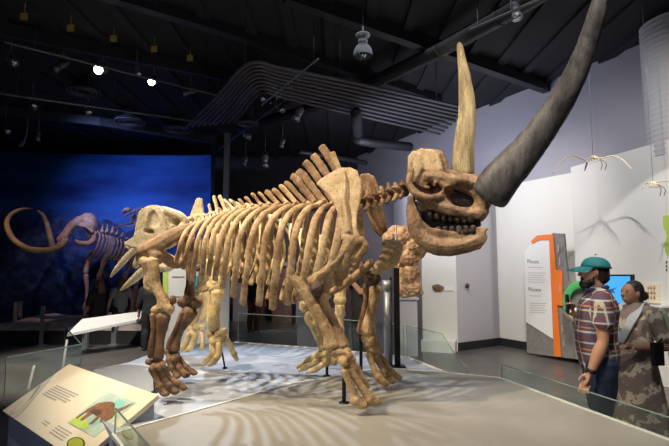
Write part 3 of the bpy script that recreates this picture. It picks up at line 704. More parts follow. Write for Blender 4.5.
B.bone('wrist', M['tan'], rh, strokes=[[(334, 353, S, 5), (348, 352, S, 5)], [(341, 360, S+.02, 5), (353, 361, S, 5)], [(345, 367, S+.02, 4.6), (356, 367, S, 4.4)]], blobs=[(350, 356, S+.06, 4), (344, 363, S+.07, 4)], amp=.005, fr=34)
for q in ([(344, 371, S+.06, 3.8), (349, 382, S+.06, 3.2), (354, 393, S+.06, 3.6), (356, 401, S+.06, 4.4), (363, 405.5, S+.06, 4.2)], [(351, 371, S+.03, 4.2), (358, 382, S+.03, 3.4), (365, 392, S+.03, 3.8), (370, 399, S+.03, 4.2), (377, 402, S+.03, 4.0)], [(357, 368, S-.05, 3.4), (362, 378, S-.05, 2.8), (367, 386, S-.05, 3)]):
    q = [(a_, b_, c_, d_*1.12) for a_, b_, c_, d_ in q]; B.bone('toe', M['tan'], rh, strokes=[q], blobs=[(q[-2][0], q[-2][1], q[-2][2], q[-2][3]*1.2), (q[-1][0]-1, q[-1][1], q[-1][2], q[-1][3]*1.3, q[-1][3]*.8, q[-1][3])], vox=.008, amp=.002)
# ---- far front leg
S = -.32
B.bone('humerus', M['light'], rh, strokes=[[(394, 250, S, 9, 8), (389, 259, S, 10, 8), (381, 266, S, 7, 6), (374, 272, S, 6, 6)]], blobs=[(396, 247, S, 8, 7, 7), (388, 245, S, 7, 6, 6)])
B.bone('elbow_joint', M['dark'], rh, blobs=[(372, 279, S, 9, 7, 7), (366, 275, S, 5)], amp=.006)
B.bone('radius', M['tan'], rh, strokes=[[(376, 288, S, 7, 6), (374, 299, S, 5.4), (371, 312, S, 5.2), (369, 323, S, 6.5), (367, 332, S, 9.4, 7)]])
B.bone('ulna', M['mid'], rh, strokes=[[(366, 286, S-.05, 4), (366, 300, S-.05, 3), (362, 318, S-.05, 3), (360, 331, S-.04, 4)]])
B.bone('wrist', M['tan'], rh, strokes=[[(364, 338, S, 4.6), (375, 338, S, 4.6)], [(367, 345, S, 4.4), (378, 345, S, 4.2)], [(369, 351, S, 4), (379, 350, S, 3.8)]], blobs=[(372, 342, S+.05, 3.6)], amp=.005, fr=34)
for q in ([(369, 355, S+.05, 3.2), (373, 366, S+.05, 2.8), (378, 377, S+.05, 3.4), (386, 384, S+.05, 3.4)], [(375, 355, S, 3.6), (381, 366, S, 3), (387, 375, S, 3.4), (393, 381, S, 3.4)], [(379, 354, S-.05, 3), (386, 364, S-.05, 2.6), (394, 374, S-.05, 2.8), (400, 378, S-.05, 2.6)]):
    q = [(a_, b_, c_, d_*1.12) for a_, b_, c_, d_ in q]; B.bone('toe', M['tan'], rh, strokes=[q], blobs=[(q[-2][0], q[-2][1], q[-2][2], q[-2][3]*1.2), (q[-1][0]-1, q[-1][1], q[-1][2], q[-1][3]*1.2, q[-1][3]*.8, q[-1][3])], vox=.008, amp=.002)
# breastbone
B.bone('breastbone', M['mid'], rh, strokes=[[(372, 262, 0, 4), (358, 274, 0, 4.4), (344, 285, 0, 4), (330, 293, 0, 3.4)]])
# ---- skull : turned a little towards the camera
K = Body(B.at(410, 195, 0), math.radians(20))
kz = .13
bm = bmesh.new()
K.plate(bm, [(409, 186), (410, 172), (412, 158), (415, 152), (424, 149.5), (434, 150), (443, 153), (447, 161), (449, 172), (462, 173), (475, 176), (482, 182), (486, 194), (489, 207), (485, 214), (481, 217), (470, 214), (450, 213), (436, 212), (425, 207), (416, 200)], 0, .13)
K.plate(bm, [(412, 184), (413, 160), (418, 153), (434, 152), (443, 157), (446, 172), (440, 184), (425, 190)], 0, .24)
for sg in (1, -1):
    K.stroke(bm, [(412, 157, .11*sg, 3), (411, 172, .14*sg, 3.4), (409, 184, .16*sg, 4), (416, 193, .18*sg, 4.2), (428, 198, .18*sg, 4), (440, 196, .16*sg, 4), (450, 190, .12*sg, 4.5)])       # cheek arch
    K.stroke(bm, [(420, 200, .13*sg, 4.5), (430, 204, .12*sg, 6), (442, 206, .11*sg, 7.5), (452, 210, .11*sg, 6.5), (464, 212, .10*sg, 6), (478, 214, .08*sg, 6)])
    K.stroke(bm, [(428, 176, .12*sg, 6), (440, 178, .12*sg, 7), (452, 182, .10*sg, 6)])                  # upper jaw
    K.stroke(bm, [(440, 181, .13*sg, 4), (447, 190, .13*sg, 4), (446, 202, .12*sg, 4.5)])                                                            # orbit front
    K.stroke(bm, [(450, 178, .09*sg, 5), (464, 180, .08*sg, 5), (478, 184, .05*sg, 5)])                                      # nasal roof
    K.stroke(bm, [(476, 190, .05*sg, 5), (482, 204, .05*sg, 5.5), (484, 213, .05*sg, 4.5), (481, 220, .04*sg, 2.6)])                                      # nose tip
    K.blob(bm, 427, 187, .16*sg, 3, 2.4, 3); K.blob(bm, 434, 184, .17*sg, 2.6, 2.2, 3)
K.stroke(bm, [(449, 174, 0, 5, 9), (463, 177, 0, 6, 9), (476, 184, 0, 8, 9), (484, 198, 0, 9, 8), (484, 208, 0, 6, 6)])
skull = fuse('skull', bm, .009, M['skull'], rh, .006, 20, 2)
# carve the nose opening, eye socket and temple hollow
def carve(o, shapes, vox=None):
    me = o.data; org = ORG[o.name]
    for c, rx, ry, rz, depth, ang in shapes:
        for v in me.vertices:
            w = v.co+org-c; side = w.dot(K.n)
            a = w.dot(K.u); b = w.z
            a, b = a*math.cos(ang)+b*math.sin(ang), -a*math.sin(ang)+b*math.cos(ang)
            q = (a/rx)**2+(b/ry)**2
            if q < 1:
                f = (1-q)**.5
                v.co -= K.n*(1 if side > 0 else -1)*min(abs(side)*.85, depth*f)
sh = []
for (x, y, rx, ry, dep, ang) in ((460, 198.5, 15, 9.5, .17, -.45), (434, 188, 4.5, 3.2, .05, 0)):
    c = K.at(x, y, 0); k = pxm(c); sh.append((c, rx*k, ry*k, .3, dep, ang))
carve(skull, sh)
sm = M['dark']
bm = bmesh.new(); K.stroke(bm, [(449, 196, 0, 8, 3.5), (460, 199, 0, 9, 3.5), (472, 204, 0, 7, 3.5)]); skn = fuse('nasal_shade', bm, .009, M['deep'], skull, .003, 22, 1)  # black filler paints the shade inside the nose opening
bm = bmesh.new(); K.plate(bm, [(414, 158), (423, 151.5), (435, 152.5), (441, 158), (445, 172), (436, 177), (424, 172), (420, 160)], 0, .262)
K.plate(bm, [(411, 160), (416, 154), (424, 158), (425, 172), (418, 186), (410, 186)], 0, .285)
fuse('skull_crest', bm, .009, M['light'], skull, .003, 16, 12, 'pale tan raised crest at the back of the skull')
for sg in (1, -1):
    for i in range(7):
        x = 431+i*6.6; y = 214.5+i*.75; bm = bmesh.new(); K.stroke(bm, [(x, y-4, .09*sg, 3.7, 4), (x, y, .095*sg, 3.9, 4.2), (x+.6, y+3+2.5*noise.noise(Vector((i*1.7, 3, 0))), .095*sg, 3.2, 3.4)], 3)
        fuse('tooth', bm, .007, M['dark'] if i % 3 == 1 else M['deep'], skull, .006, 45, 1)
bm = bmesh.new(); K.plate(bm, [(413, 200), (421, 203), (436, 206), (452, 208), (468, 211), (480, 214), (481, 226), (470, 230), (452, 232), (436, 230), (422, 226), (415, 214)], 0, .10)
fuse('mouth_shade', bm, .010, M['deep'], skull, .004, 20, 1, 'dark shadowy palate between the jaws')  # added dark plate in place of the shade inside the mouth
# jaw
jaw_bm = bmesh.new()
for sg in (1, -1):
    f = lambda x: (.15-.0016*max(0, x-425))*sg
    K.plate(jaw_bm, [(409, 198), (415, 200), (418, 210), (422, 220), (430, 227), (442, 230), (456, 232), (470, 230), (480, 227), (486, 231), (485, 242), (480, 249), (467, 253), (452, 256), (438, 256), (427, 252), (416, 243), (409, 232), (406.5, 215)], lambda x, y: f(x), .065)
    K.stroke(jaw_bm, [(411, 198, .15*sg, 4), (411, 212, .16*sg, 4.6), (415, 230, .16*sg, 6), (427, 242, .15*sg, 8), (442, 246, .13*sg, 8), (460, 245, .10*sg, 7), (475, 240, .07*sg, 8), (482, 237, .04*sg, 6.5)])
K.stroke(jaw_bm, [(478, 238, .06, 7, 7), (478, 238, -.06, 7, 7)]); K.stroke(jaw_bm, [(480, 233, .05, 3), (487, 229, .04, 2)], 2)
jaw = fuse('lower_jaw', jaw_bm, .009, M['skull'], rh, .005, 18, 2)
for sg in (1, -1):
    for i in range(6):
        x = 438+i*7; y = 231-i*.35; bm = bmesh.new(); K.stroke(bm, [(x, y+3, .11*sg, 3.6, 3.6), (x, y-2.5, .11*sg, 3.2, 3.3)], 3)
        fuse('tooth', bm, .007, M['deep'] if i % 3 else M['dark'], jaw, .002, 30, 1)
# horns
bm = bmesh.new(); sweep(bm, cr([K.pt(q) for q in [(462.5, 173.5, 0, 11.5, 9), (463.5, 150, 0, 10.5, 8.5), (465.5, 130, 0, 9.6, 8), (467, 110, 0, 8.6, 7), (466, 92, 0, 7.6, 6.5), (464, 75, 0, 6, 5.5), (461.5, 58, 0, 4.2, 4), (459.5, 46, 0, 2.7, 2.7), (459, 43.5, 0, 1.6, 1.6)]], 8), K.n, 28)
for v in bm.verts:
    v.co += Vector((noise.noise(Vector((v.co.x*60, v.co.y*60, v.co.z*4))), 0, 0))*.006
o = link('horn', bm, M['horn_l'], skull); o['label'] = 'straight narrow tan rear horn'
bm = bmesh.new()
hp = []
for (x, y, w, Y) in ((487, 199, 16, 3.70), (489, 196, 19, 3.69), (494, 188, 19.8, 3.66), (504, 175, 18.8, 3.62), (515, 163, 18, 3.59), (528, 148, 16, 3.54), (541, 131, 14.8, 3.48), (556, 109, 13.6, 3.40), (569, 87, 12.4, 3.32), (581, 61, 11.0, 3.24), (591, 33, 9.6, 3.16), (599, 3, 7.8, 3.08), (605, -28, 5.4, 3.02), (608, -52, 2.6, 2.97), (609, -62, 1, 2.95)):
    p = at_y(x, y, Y); k = Y/F; hp.append((p.x, p.y, p.z, w*k, w*k*.72))
sweep(bm, cr(hp, 7), K.n, 32, True, .25)
for v in bm.verts:
    # lengthwise furrows
    v.co += K.n*(noise.noise(Vector((v.co.x*38+v.co.z*18, v.co.y*60, v.co.z*5)))*.008)+K.u*noise.noise(v.co*26)*.004
o = link('horn', bm, M['horn_d'], skull); o['label'] = 'very long curved dark grey front horn'

# support rods of the mount
def rod(label, foot, top, s, r=.012, body=B, mat='black', grp='black steel rods holding up the skeletons'):
    a = at_z(*foot, PZ); p = Vector((a.x, a.y, PZ)); x = at_y(top[0], top[1], a.y)
    t = thing('support_rod', label, 'rod', p, grp)
    bm = bmesh.new(); sweep(bm, [(*p, r, r), (x.x, x.y, x.z, r, r)], (0, 1, 0), 8); link('rod', bm, M[mat], t)
    bm = bmesh.new(); cyl(bm, p, p+Vector((0, 0, .008)), r*2.6); link('foot_plate', bm, M[mat], t)
    return t
rod('black support rod at the near hind foot of the rhinoceros', (155, 392), (154, 362), .3)
rod('black support rod at the far hind foot of the rhinoceros', (169, 378), (168, 350), -.3)
rod('black support rod at the near front foot of the rhinoceros', (344, 403), (344, 357), .34, .016)
rod('black support rod at the far front foot of the rhinoceros', (361, 381), (361, 335), -.3, .015)
rod('short black support rod under the yellow hind foot', (327, 376), (327, 362), 0, .014)
rod('thin black support rod at the near yellow front foot', (225, 368), (222, 352), 0, .010)
# two upright posts behind the neck
p = at_z(397.5, 367, PZ); t = thing('mounting_post', 'tall black post rising behind the neck and jaw', 'post', (p.x, p.y, PZ))
q = at_y(397, 226, p.y); bm = bmesh.new(); sweep(bm, [(p.x, p.y, PZ, .016, .016), (p.x, p.y, q.z, .010, .010)], (0, 1, 0), 8); link('pole', bm, M['steel'], t)
q = at_y(397, 268, p.y); bm = bmesh.new(); box(bm, (p.x, p.y, (PZ+q.z)/2), (.058, .05, q.z-PZ)); box(bm, (p.x-.06, p.y+.02, (PZ+q.z)/2-.05), (.018, .018, q.z-PZ-.1)); box(bm, (p.x, p.y, PZ+.006), (.16, .14, .012)); link('sleeve', bm, M['black'], t, False)
p = at_z(388, 367, PZ); q = at_y(388, 283, p.y); t = thing('mounting_post', 'pale grey round post left of the black post', 'post', (p.x, p.y, PZ))
bm = bmesh.new(); cyl(bm, (p.x, p.y, PZ), (p.x, p.y, q.z), .042); link('pole', bm, M['steel'], t)
bm = bmesh.new(); cyl(bm, (p.x, p.y, q.z-.08), (p.x, p.y, q.z+.03), .055); link('collar', bm, M['steel'], t)
# ================================================================ pale yellow skeleton behind, facing left
Y = Body((-1.10, 5.38, 0), math.radians(18.6))
yl = thing('pale_tusked_skeleton', 'pale yellow skeleton standing behind the rhinoceros ribs, facing left with short tusks', 'skeleton', at_z(250, 368, PZ))
def yb(name, mat, strokes=(), blobs=(), vox=.010, amp=.004, fr=20, parent=None, body=None, label=None):
    bm = bmesh.new(); b = body or Y
    for s in strokes: b.stroke(bm, s)
    for q in blobs: b.blob(bm, *q)
    return fuse(name, bm, vox, M[mat], parent or yl, amp, fr, 1, label)
# skull
bm = bmesh.new()
OUT = [(150.5, 207.5), (155, 206), (161, 206), (168, 207.5), (176, 210.5), (185, 217.5), (188, 223), (184, 230), (177, 238), (170, 246), (160, 250), (148, 251), (139, 251), (131, 249), (131, 245), (141, 239), (143, 231), (145, 219), (147, 211)]
Y.plate(bm, OUT, 0, .20)
Y.plate(bm, [((x-160)*.86+160, (y-228)*.86+228) for x, y in OUT], 0, .36)
for sg in (1, -1):
    Y.stroke(bm, [(158, 210, .17*sg, 5), (163, 220, .19*sg, 4.2), (165, 232, .19*sg, 4), (158, 242, .17*sg, 5), (146, 246, .14*sg, 5), (135, 248, .11*sg, 4.5)])
    Y.stroke(bm, [(150, 211, .15*sg, 4), (148, 222, .16*sg, 3.5), (147, 230, .15*sg, 3)])
    Y.stroke(bm, [(166, 211, .18*sg, 3.5), (178, 215, .17*sg, 3.5), (185, 222, .13*sg, 4), (178, 231, .17*sg, 4)])
sk = fuse('skull', bm, .011, M['pale'], yl, .006, 12, 2)
Ko = K; 
class _k: pass
def carve2(o, body, shapes):
    me = o.data; org = ORG[o.name]
    for (x, y, rx, ry, dep, ang) in shapes:
        c = body.at(x, y, .15); k = pxm(c)
        for v in me.vertices:
            w = v.co+org-c
            if (v.co+org-body.P).dot(body.n) < 0: continue
            a = w.dot(body.u); b = w.z; a, b = a*math.cos(ang)+b*math.sin(ang), -a*math.sin(ang)+b*math.cos(ang)
            q = (a/(rx*k))**2+(b/(ry*k))**2
            if q < 1: v.co -= body.n*dep*(1-q)**.5
carve2(sk, Y, [(175, 221.5, 5.5, 4, .20, -.4), (150.5, 231.5, 6.5, 2.4, .13, -.15), (156, 219, 7, 9, .03, .1)])
yb('lower_jaw', 'pale', [[(176, 262, .12, 5), (168, 267, .12, 5), (158, 267, .11, 5), (148, 268, .08, 5)], [(168, 262, -.12, 5), (158, 267, -.11, 5), (148, 268, -.06, 5)], [(176, 262, .12, 4), (182, 250, .14, 4), (184, 238, .15, 4)]])
for (pts, lb) in (([(135, 249, .13, 3.4), (128, 256, .14, 3.6), (121, 264, .15, 3.2), (115, 271, .15, 2.4), (110.5, 277, .15, 1)], 'long pale pointed upper tusk'), ([(143, 251, -.10, 4), (140, 257, -.10, 4.4), (137, 263, -.10, 4), (135, 267, -.10, 2.4)], 'short blunt upper tusk'),
                   ([(148, 267, .05, 4.6), (142, 272, .06, 4.8), (134, 279, .06, 4), (127, 285, .06, 2.8), (120.5, 290.5, .06, 1)], 'pointed pale lower tusk')):
    yb('tusk', 'pale', [pts], parent=sk, label=lb, amp=.002)
# spine with tall shoulder spines
ysp = [(190, 219), (197, 217), (204, 216), (211, 214), (218, 212), (226, 211), (234, 210), (243, 211), (252, 212), (262, 214), (272, 217), (282, 221), (292, 226), (302, 231), (312, 236)]
ytop = {1: (199.5, 197, 4.2), 3: (209, 204, 1.7), 4: (214, 195.5, 2.1), 5: (219.5, 195, 2.3), 6: (224.5, 199, 1.6), 7: (229.5, 199, 1.5), 8: (236, 202, 1.6), 9: (246, 203, 1.6), 10: (256, 206, 1.6)}
for i, (x, y) in enumerate(ysp):
    bm = bmesh.new(); Y.blob(bm, x, y+1, 0, 3.4, 3.8, 4.6)
    for sg in (1, -1): Y.stroke(bm, [(x, y, 0, 2), (x+1, y-1, .10*sg, 1.6)], 2)
    if i in ytop:
        tx, ty, w = ytop[i]
        Y.stroke(bm, [(x, y, 0, w*.9 if i != 1 else 9, 2.6), ((x+tx)/2, (y+ty)/2, 0, w if i != 1 else 6.4, 2), (tx, ty+w*.5, 0, w, 2)])
    fuse('vertebra', bm, .010, M['pale'], yl, .003, 22, 1)
# ribs
for i in range(13):
    x, y = ysp[1+i]; xm = x-4+i*.3; yb_ = 262+i*2.6 if i < 9 else 284-(i-9)*6
    w = 1.7
    near = [(x, y, .04, w), (x-2, y+6, .17, w), (xm, y+20, .27, w), (xm-1, (y+yb_)/2+8, .30, w*1.05), (xm-3, yb_, .22, w*1.1)]
    for sg in (1, -1):
        P3 = []
        for q in near:
            p = Y.pt(q); v = Vector(p[:3]) - (Y.n*(2*q[2]) if sg < 0 else Vector()); P3.append((*v, p[3], p[4]*.8))
        bm = bmesh.new(); sweep(bm, cr(P3, 4), Y.n, 8); link('rib', bm, M['yellow'], yl)
# near front leg (stands at 222,366)
s = .27
yb('shoulder_blade', 'yellow', [[(214, 222, .22, 5, 2), (216, 236, .26, 6, 2), (213, 250, .28, 4, 3), (211, 258, .28, 4, 4)]])
yb('humerus', 'yellow', [[(210, 262, s, 6), (212, 272, s, 5), (217, 283, s, 6.5)]], [(216, 287, s, 8, 6, 6), (211, 285, s, 5)])
yb('forearm', 'yellow', [[(218, 292, s, 7), (216, 304, s, 5.4), (214, 316, s, 5.6), (214, 327, s, 6.5)], [(213, 290, s-.05, 5), (210, 305, s-.05, 3.2), (210, 322, s-.04, 4)]])
yb('wrist', 'yellow', [], [(211, 335, s, 4.6), (219, 334, s, 4.4), (224, 332, s, 4), (213, 341, s+.02, 4.4), (221, 340, s, 4)], amp=.006, fr=34)
for q in ([(212, 345, s+.02, 3.6), (213, 353, s+.02, 3.2), (208, 360, s+.02, 3.6), (203, 364.5, s+.02, 2.6)], [(219, 344, s+.03, 3.4), (219, 354, s+.03, 3.2), (214, 361, s+.03, 3.4), (209, 365, s+.03, 2.4)],
          [(225, 337, s-.03, 3.2), (230, 346, s-.03, 2.8), (234, 354, s-.03, 2.8), (237, 360, s-.03, 2)]):
    yb('toe', 'yellow', [q], [(q[2][0], q[2][1], q[2][2], q[2][3]*1.15)], amp=.003)
# far front leg (stands at 192,352)
s = -.29
yb('humerus', 'yellow', [[(204, 258, s, 6), (204, 270, s, 5), (203, 283, s, 6)]], [(202, 288, s, 7, 5, 6)])
yb('forearm', 'yellow', [[(202, 294, s, 5.5), (198, 306, s, 4.6), (195, 316, s, 5), (192, 322, s, 5.4)], [(206, 294, s+.04, 3.5), (206, 308, s+.04, 3), (202, 320, s+.04, 3.6)]])
yb('wrist', 'yellow', [], [(190, 327, s, 4.2), (197, 327, s, 4.2), (203, 328, s, 3.6), (192, 333, s, 3.8)], amp=.006, fr=34)
for q in ([(189, 334, s, 3.2), (187, 341, s, 3), (183, 347, s, 3), (179, 350, s, 2.2)], [(195, 334, s, 3), (194, 342, s, 2.8), (190, 348, s, 2.8), (186, 351, s, 2)], [(202, 333, s, 2.6), (203, 341, s, 2.4), (202, 348, s, 2.2)]):
    yb('toe', 'yellow', [q], [(q[2][0], q[2][1], q[2][2], q[2][3]*1.15)], amp=.003)
# hindquarters
yb('pelvis', 'yellow', [[(314, 238, .05, 6), (322, 244, .16, 8, 4), (332, 252, .22, 9, 5), (340, 262, .22, 7), (346, 270, .16, 5)], [(314, 238, -.05, 6), (322, 244, -.16, 8, 4), (332, 252, -.22, 9, 5), (342, 266, -.2, 6)], [(340, 264, .2, 5), (342, 268, 0, 5), (342, 266, -.2, 5)]])
s = .24
yb('femur', 'yellow', [[(338, 266, s, 7), (334, 280, s, 6), (328, 292, s, 5.4), (320, 302, s, 6)]], [(342, 264, s, 5), (313, 304, s, 6.4, 5.6, 6), (318, 308, s, 6)])
yb('kneecap', 'yellow', [], [(304, 306, s, 5.6, 6.2, 5)])
yb('tibia', 'yellow', [[(318, 314, s, 6.5), (320, 326, s, 5), (322, 338, s, 5), (323, 347, s, 6)], [(310, 314, s, 5.2), (309, 320, s, 4.6), (314, 328, s, 4), (318, 340, s, 3.4)]])
yb('ankle', 'yellow', [[(330, 353, s, 5), (320, 356, s, 5.5), (312, 359, s, 4.6)]], [(334, 360, s, 5.4), (326, 362, s, 5), (338, 352, s, 4.4)], amp=.006, fr=30)
for q in ([(318, 361, s+.05, 3.2), (310, 365, s+.05, 2.8), (304, 368, s+.05, 3), (299, 370.5, s+.05, 1.8)], [(314, 358, s, 3.2), (307, 361, s, 2.8), (302, 365, s, 2.6), (297, 367.5, s, 1.6)], [(324, 364, s+.1, 3), (316, 369, s+.1, 2.8), (311, 371, s+.1, 2.6), (307, 372.5, s+.1, 1.6)]):
    yb('toe', 'yellow', [q], [(q[1][0], q[1][1], q[1][2], q[1][3]*1.15)], amp=.003)
s = -.24
yb('femur', 'yellow', [[(344, 268, s, 6), (342, 282, s, 5), (340, 296, s, 6)]], [(340, 300, s, 6.5)])
yb('tibia', 'yellow', [[(340, 306, s, 5.5), (339, 320, s, 4.2), (340, 334, s, 5)]]); yb('ankle', 'yellow', [[(340, 338, s, 5), (334, 343, s, 4.4)]], [(342, 344, s, 4.6)])
for q in ([(334, 345, s, 2.8), (327, 350, s, 2.6), (321, 353, s, 1.8)], [(338, 347, s, 2.8), (331, 353, s, 2.6), (326, 355, s, 1.8)]): yb('toe', 'yellow', [q])

# ================================================================ mottled fossil behind the jaw
p0 = at_z(397.5, 367, PZ)
G = Body((p0.x+.15, p0.y+.22, 0), 0)
bm = bmesh.new()
G.plate(bm, [(384, 232), (394, 226), (404, 226), (414, 232), (425, 241), (427, 250), (421, 258), (418, 268), (420, 282), (422, 293), (414, 296), (402, 297), (399, 290), (399, 276), (396, 262), (390, 252), (384, 244)], 0, .16)
for q in ((391, 238, .04, 9, 8, 10), (402, 236, .05, 9, 9, 11), (412, 246, .05, 11, 8, 12), (406, 258, .06, 10, 10, 13), (408, 274, .05, 9, 12, 12), (412, 288, .05, 9, 8, 11), (420, 247, .02, 6, 5, 8), (401, 290, .0, 6, 6, 8)): G.blob(bm, *q)
G.stroke(bm, [(400, 262, -.02, 5), (397, 262, -.18, 3)], 2)
o = fuse('fossil_specimen', bm, .010, M['rock'], None, .022, 14, 1)
props(o, 'lumpy mottled tan fossil held up on the black post below the lower jaw', 'fossil')
bm = bmesh.new(); a = G.at(400, 262, 0); cyl(bm, (p0.x, p0.y, a.z), (a.x+.02, a.y, a.z), .012, seg=8)
q_ = bpy.data.objects['mounting_post']; link('bracket_arm', bm, M['black'], q_)

# ================================================================ mammoth at the back left
A = Body((-6.9, 12.0, 0), math.radians(-8))
mm = thing('mammoth_skeleton', 'pinkish mammoth skeleton with huge curled tusks in front of the blue mural', 'skeleton', (at_y(105, 300, 12).x, 12.0, .35))
def mb(name, strokes=(), blobs=(), mat='pink', vox=.035, amp=.01, parent=None, label=None):
    bm = bmesh.new()
    for s in strokes: A.stroke(bm, s)
    for q in blobs: A.blob(bm, *q)
    return fuse(name, bm, vox, M[mat], parent or mm, amp, 6, 1, label)
ms = mb('skull', [[(86, 219, 0, 7, 10), (90, 224, 0, 7.5, 10), (92, 230, 0, 6, 9)], [(84, 218, .1, 4), (76, 222, .2, 4), (69, 230, .2, 3.6), (62, 242, .2, 3.4)], [(80, 219, -.1, 4), (72, 225, -.2, 4), (65, 233, -.2, 3.4), (59, 240, -.2, 3.2)], [(74, 224, .22, 1.6), (86, 227, .26, 1.5), (93, 232, .24, 2)]], [(88, 221, 0, 8.6, 8.4, 9)])
mb('lower_jaw', [[(95, 233, .15, 3), (93, 241, .15, 3), (86, 243.5, .1, 3), (79, 242.5, 0, 2.4), (75, 240, 0, 1.6)], [(93, 241, -.15, 3), (86, 243.5, -.1, 3), (79, 242.5, 0, 2.4)]])
for sg_ in (.12, -.12): mb('tooth', [[(90, 236, sg_, 2.4), (88, 240, sg_, 2.4)]], mat='dark', parent=ms)
mb('tusk', [[(66, 240, .22, 3.2), (60, 247, .5, 3.4), (50, 250, .9, 3.4), (38, 250.5, 1.3, 3.4), (26, 248, 1.5, 3.3), (14, 240, 1.5, 3), (8, 230, 1.3, 2.9), (7, 221, 1.1, 2.6), (12, 213.5, .8, 2.2), (22, 209, .5, 1.7), (33, 208.5, .2, .9)]], mat='tusk', parent=ms, label='longer tusk curled round in a full loop', amp=0)
mb('tusk', [[(62, 240, -.2, 3), (57, 249, -.3, 3.3), (53, 246, -.6, 3.1), (50, 235, -.8, 2.8), (47, 224, -.9, 2.5), (43, 215, -.8, 2), (37, 210, -.6, 1)]], mat='tusk', parent=ms, label='shorter upright-looking tusk', amp=0)
msp = [(97, 233), (102, 232), (107, 232), (112, 233), (117, 234.5), (122, 236.5), (127, 239), (131, 242), (135, 246), (138, 251)]
for i, (x, y) in enumerate(msp):
    h = (3, 8, 9, 7, 5, 4, 3, 3, 3, 2)[i]
    mb('vertebra', [[(x, y, 0, 1.6), (x+.5, y-h*.6, 0, 1.1), (x+1, y-h, 0, 1)], [(x, y, .2, 1), (x, y, -.2, 1)]], [(x, y, 0, 2.2, 2.2, 3)])
for i in range(11):
    x = 99+i*3.6; y = 233+i*1.2
    for sg in (1, -1):
        P3 = []
        for q in ((x, y, .1, 1), (x+1, y+4, .55, 1.05), (x-1, y+11, .8, 1.1), (x-4, y+19, .8, 1.1), (x-7, y+25-.6*i, .55, 1.0)):
            p = A.pt(q); v = Vector(p[:3]) - (A.n*(2*q[2]) if sg < 0 else Vector()); P3.append((*v, p[3], p[4]))
        bm = bmesh.new(); sweep(bm, cr(P3, 4), A.n, 7); link('rib', bm, M['pink'], mm)
mb('shoulder_blade', [[(108, 236, .7, 3, 1), (112, 244, .8, 5, 1), (108, 254, .8, 3.4, 1.5), (105, 258, .8, 2.4)]])
for (n_, pts) in (('humerus', [(105, 258, .7, 3), (102, 268, .7, 2.2), (99, 277, .7, 3)]), ('forearm', [(99, 280, .7, 3), (99, 295, .7, 2), (99, 303, .7, 2.6)]), ('foot', [(99, 306, .7, 3), (98, 311, .7, 3.8), (97, 314, .75, 3.8)]),
                  ('humerus', [(92, 252, -.5, 3), (88, 262, -.5, 2.2), (86, 272, -.5, 3)]), ('forearm', [(86, 275, -.5, 2.8), (87, 288, -.5, 2), (87, 300, -.5, 2.4)]), ('foot', [(87, 303, -.5, 3), (86, 307, -.5, 3.6), (86, 310, -.5, 3.6)]),
                  ('femur', [(134, 258, .6, 3.2), (128, 270, .6, 2.4), (121, 284, .6, 3.2)]), ('shin', [(120, 287, .6, 2.8), (119, 300, .6, 1.9), (118, 303, .6, 2.6)]), ('foot', [(118, 306, .6, 3), (117, 310, .6, 3.8), (117, 313, .6, 3.8)]),
                  ('femur', [(136, 258, -.5, 3.2), (137, 272, -.5, 2.4), (136, 284, -.5, 3.2)]), ('shin', [(136, 287, -.5, 2.8), (135, 300, -.5, 1.9), (135, 301, -.5, 2.6)]), ('foot', [(135, 303, -.5, 3), (134, 307, -.5, 3.6), (134, 310, -.5, 3.6)])):
    mb(n_, [pts])
mb('pelvis', [[(136, 250, .1, 3), (138, 254, .5, 5, 2), (135, 260, .6, 3)], [(136, 250, -.1, 3), (139, 254, -.5, 5, 2), (137, 260, -.5, 3)]])
# base of the mammoth : icy rock mound
bm = bmesh.new(); N = 26; g = []
c0 = at_z(64, 322, .45); x0, x1 = -7.7, -4.2
for i in range(N+1):
    row = []
    for j in range(11):
        x = x0+(x1-x0)*i/N; y = 10.6+2.4*j/10; e = min(1, 4*min(i/N, 1-i/N), 5*min(j/10, 1-j/10)+.0)
        z = .30+e**.5*(.18+.14*noise.noise(Vector((x*1.3, y*1.3, 0))))
        row.append(bm.verts.new((x, y, z)))
    g.append(row)
for i in range(N):
    for j in range(10): bm.faces.new((g[i][j], g[i+1][j], g[i+1][j+1], g[i][j+1]))
edge = [g[i][0] for i in range(N+1)]+[g[N][j] for j in range(1, 11)]+[g[i][10] for i in range(N-1, -1, -1)]+[g[0][j] for j in range(9, 0, -1)]
lo = [bm.verts.new((v.co.x, v.co.y, 0)) for v in edge]
for i in range(len(edge)): bm.faces.new((edge[i], edge[(i+1) % len(edge)], lo[(i+1) % len(edge)], lo[i]))
bm.faces.new(lo)
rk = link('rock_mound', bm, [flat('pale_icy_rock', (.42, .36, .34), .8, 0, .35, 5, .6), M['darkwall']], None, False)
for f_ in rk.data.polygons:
    if abs(f_.normal.z) < .25: f_.material_index = 1  # black sides: shade below the lit top, put into the colour
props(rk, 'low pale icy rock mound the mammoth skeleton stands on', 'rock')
bpy.data.objects['mammoth_skeleton'].location = (*bpy.data.objects['mammoth_skeleton'].location[:2], .35)
for i, (x, y, h) in enumerate(((14, 332, 22), (19, 330, 16), (41, 340, 24))):
    p = at_z(x, y+6, 0); bm = bmesh.new(); box(bm, (p.x, p.y, .42), (.07, .05, .84)); box(bm, (p.x, p.y, .01), (.16, .16, .02))
    props(link('barrier_post', bm, M['steel'], None, False), ['leftmost slim grey post before the rock mound', 'slim grey post just right of the leftmost one', 'slim grey post in front of the rock mound middle'][i], 'post', 'slim barrier posts')
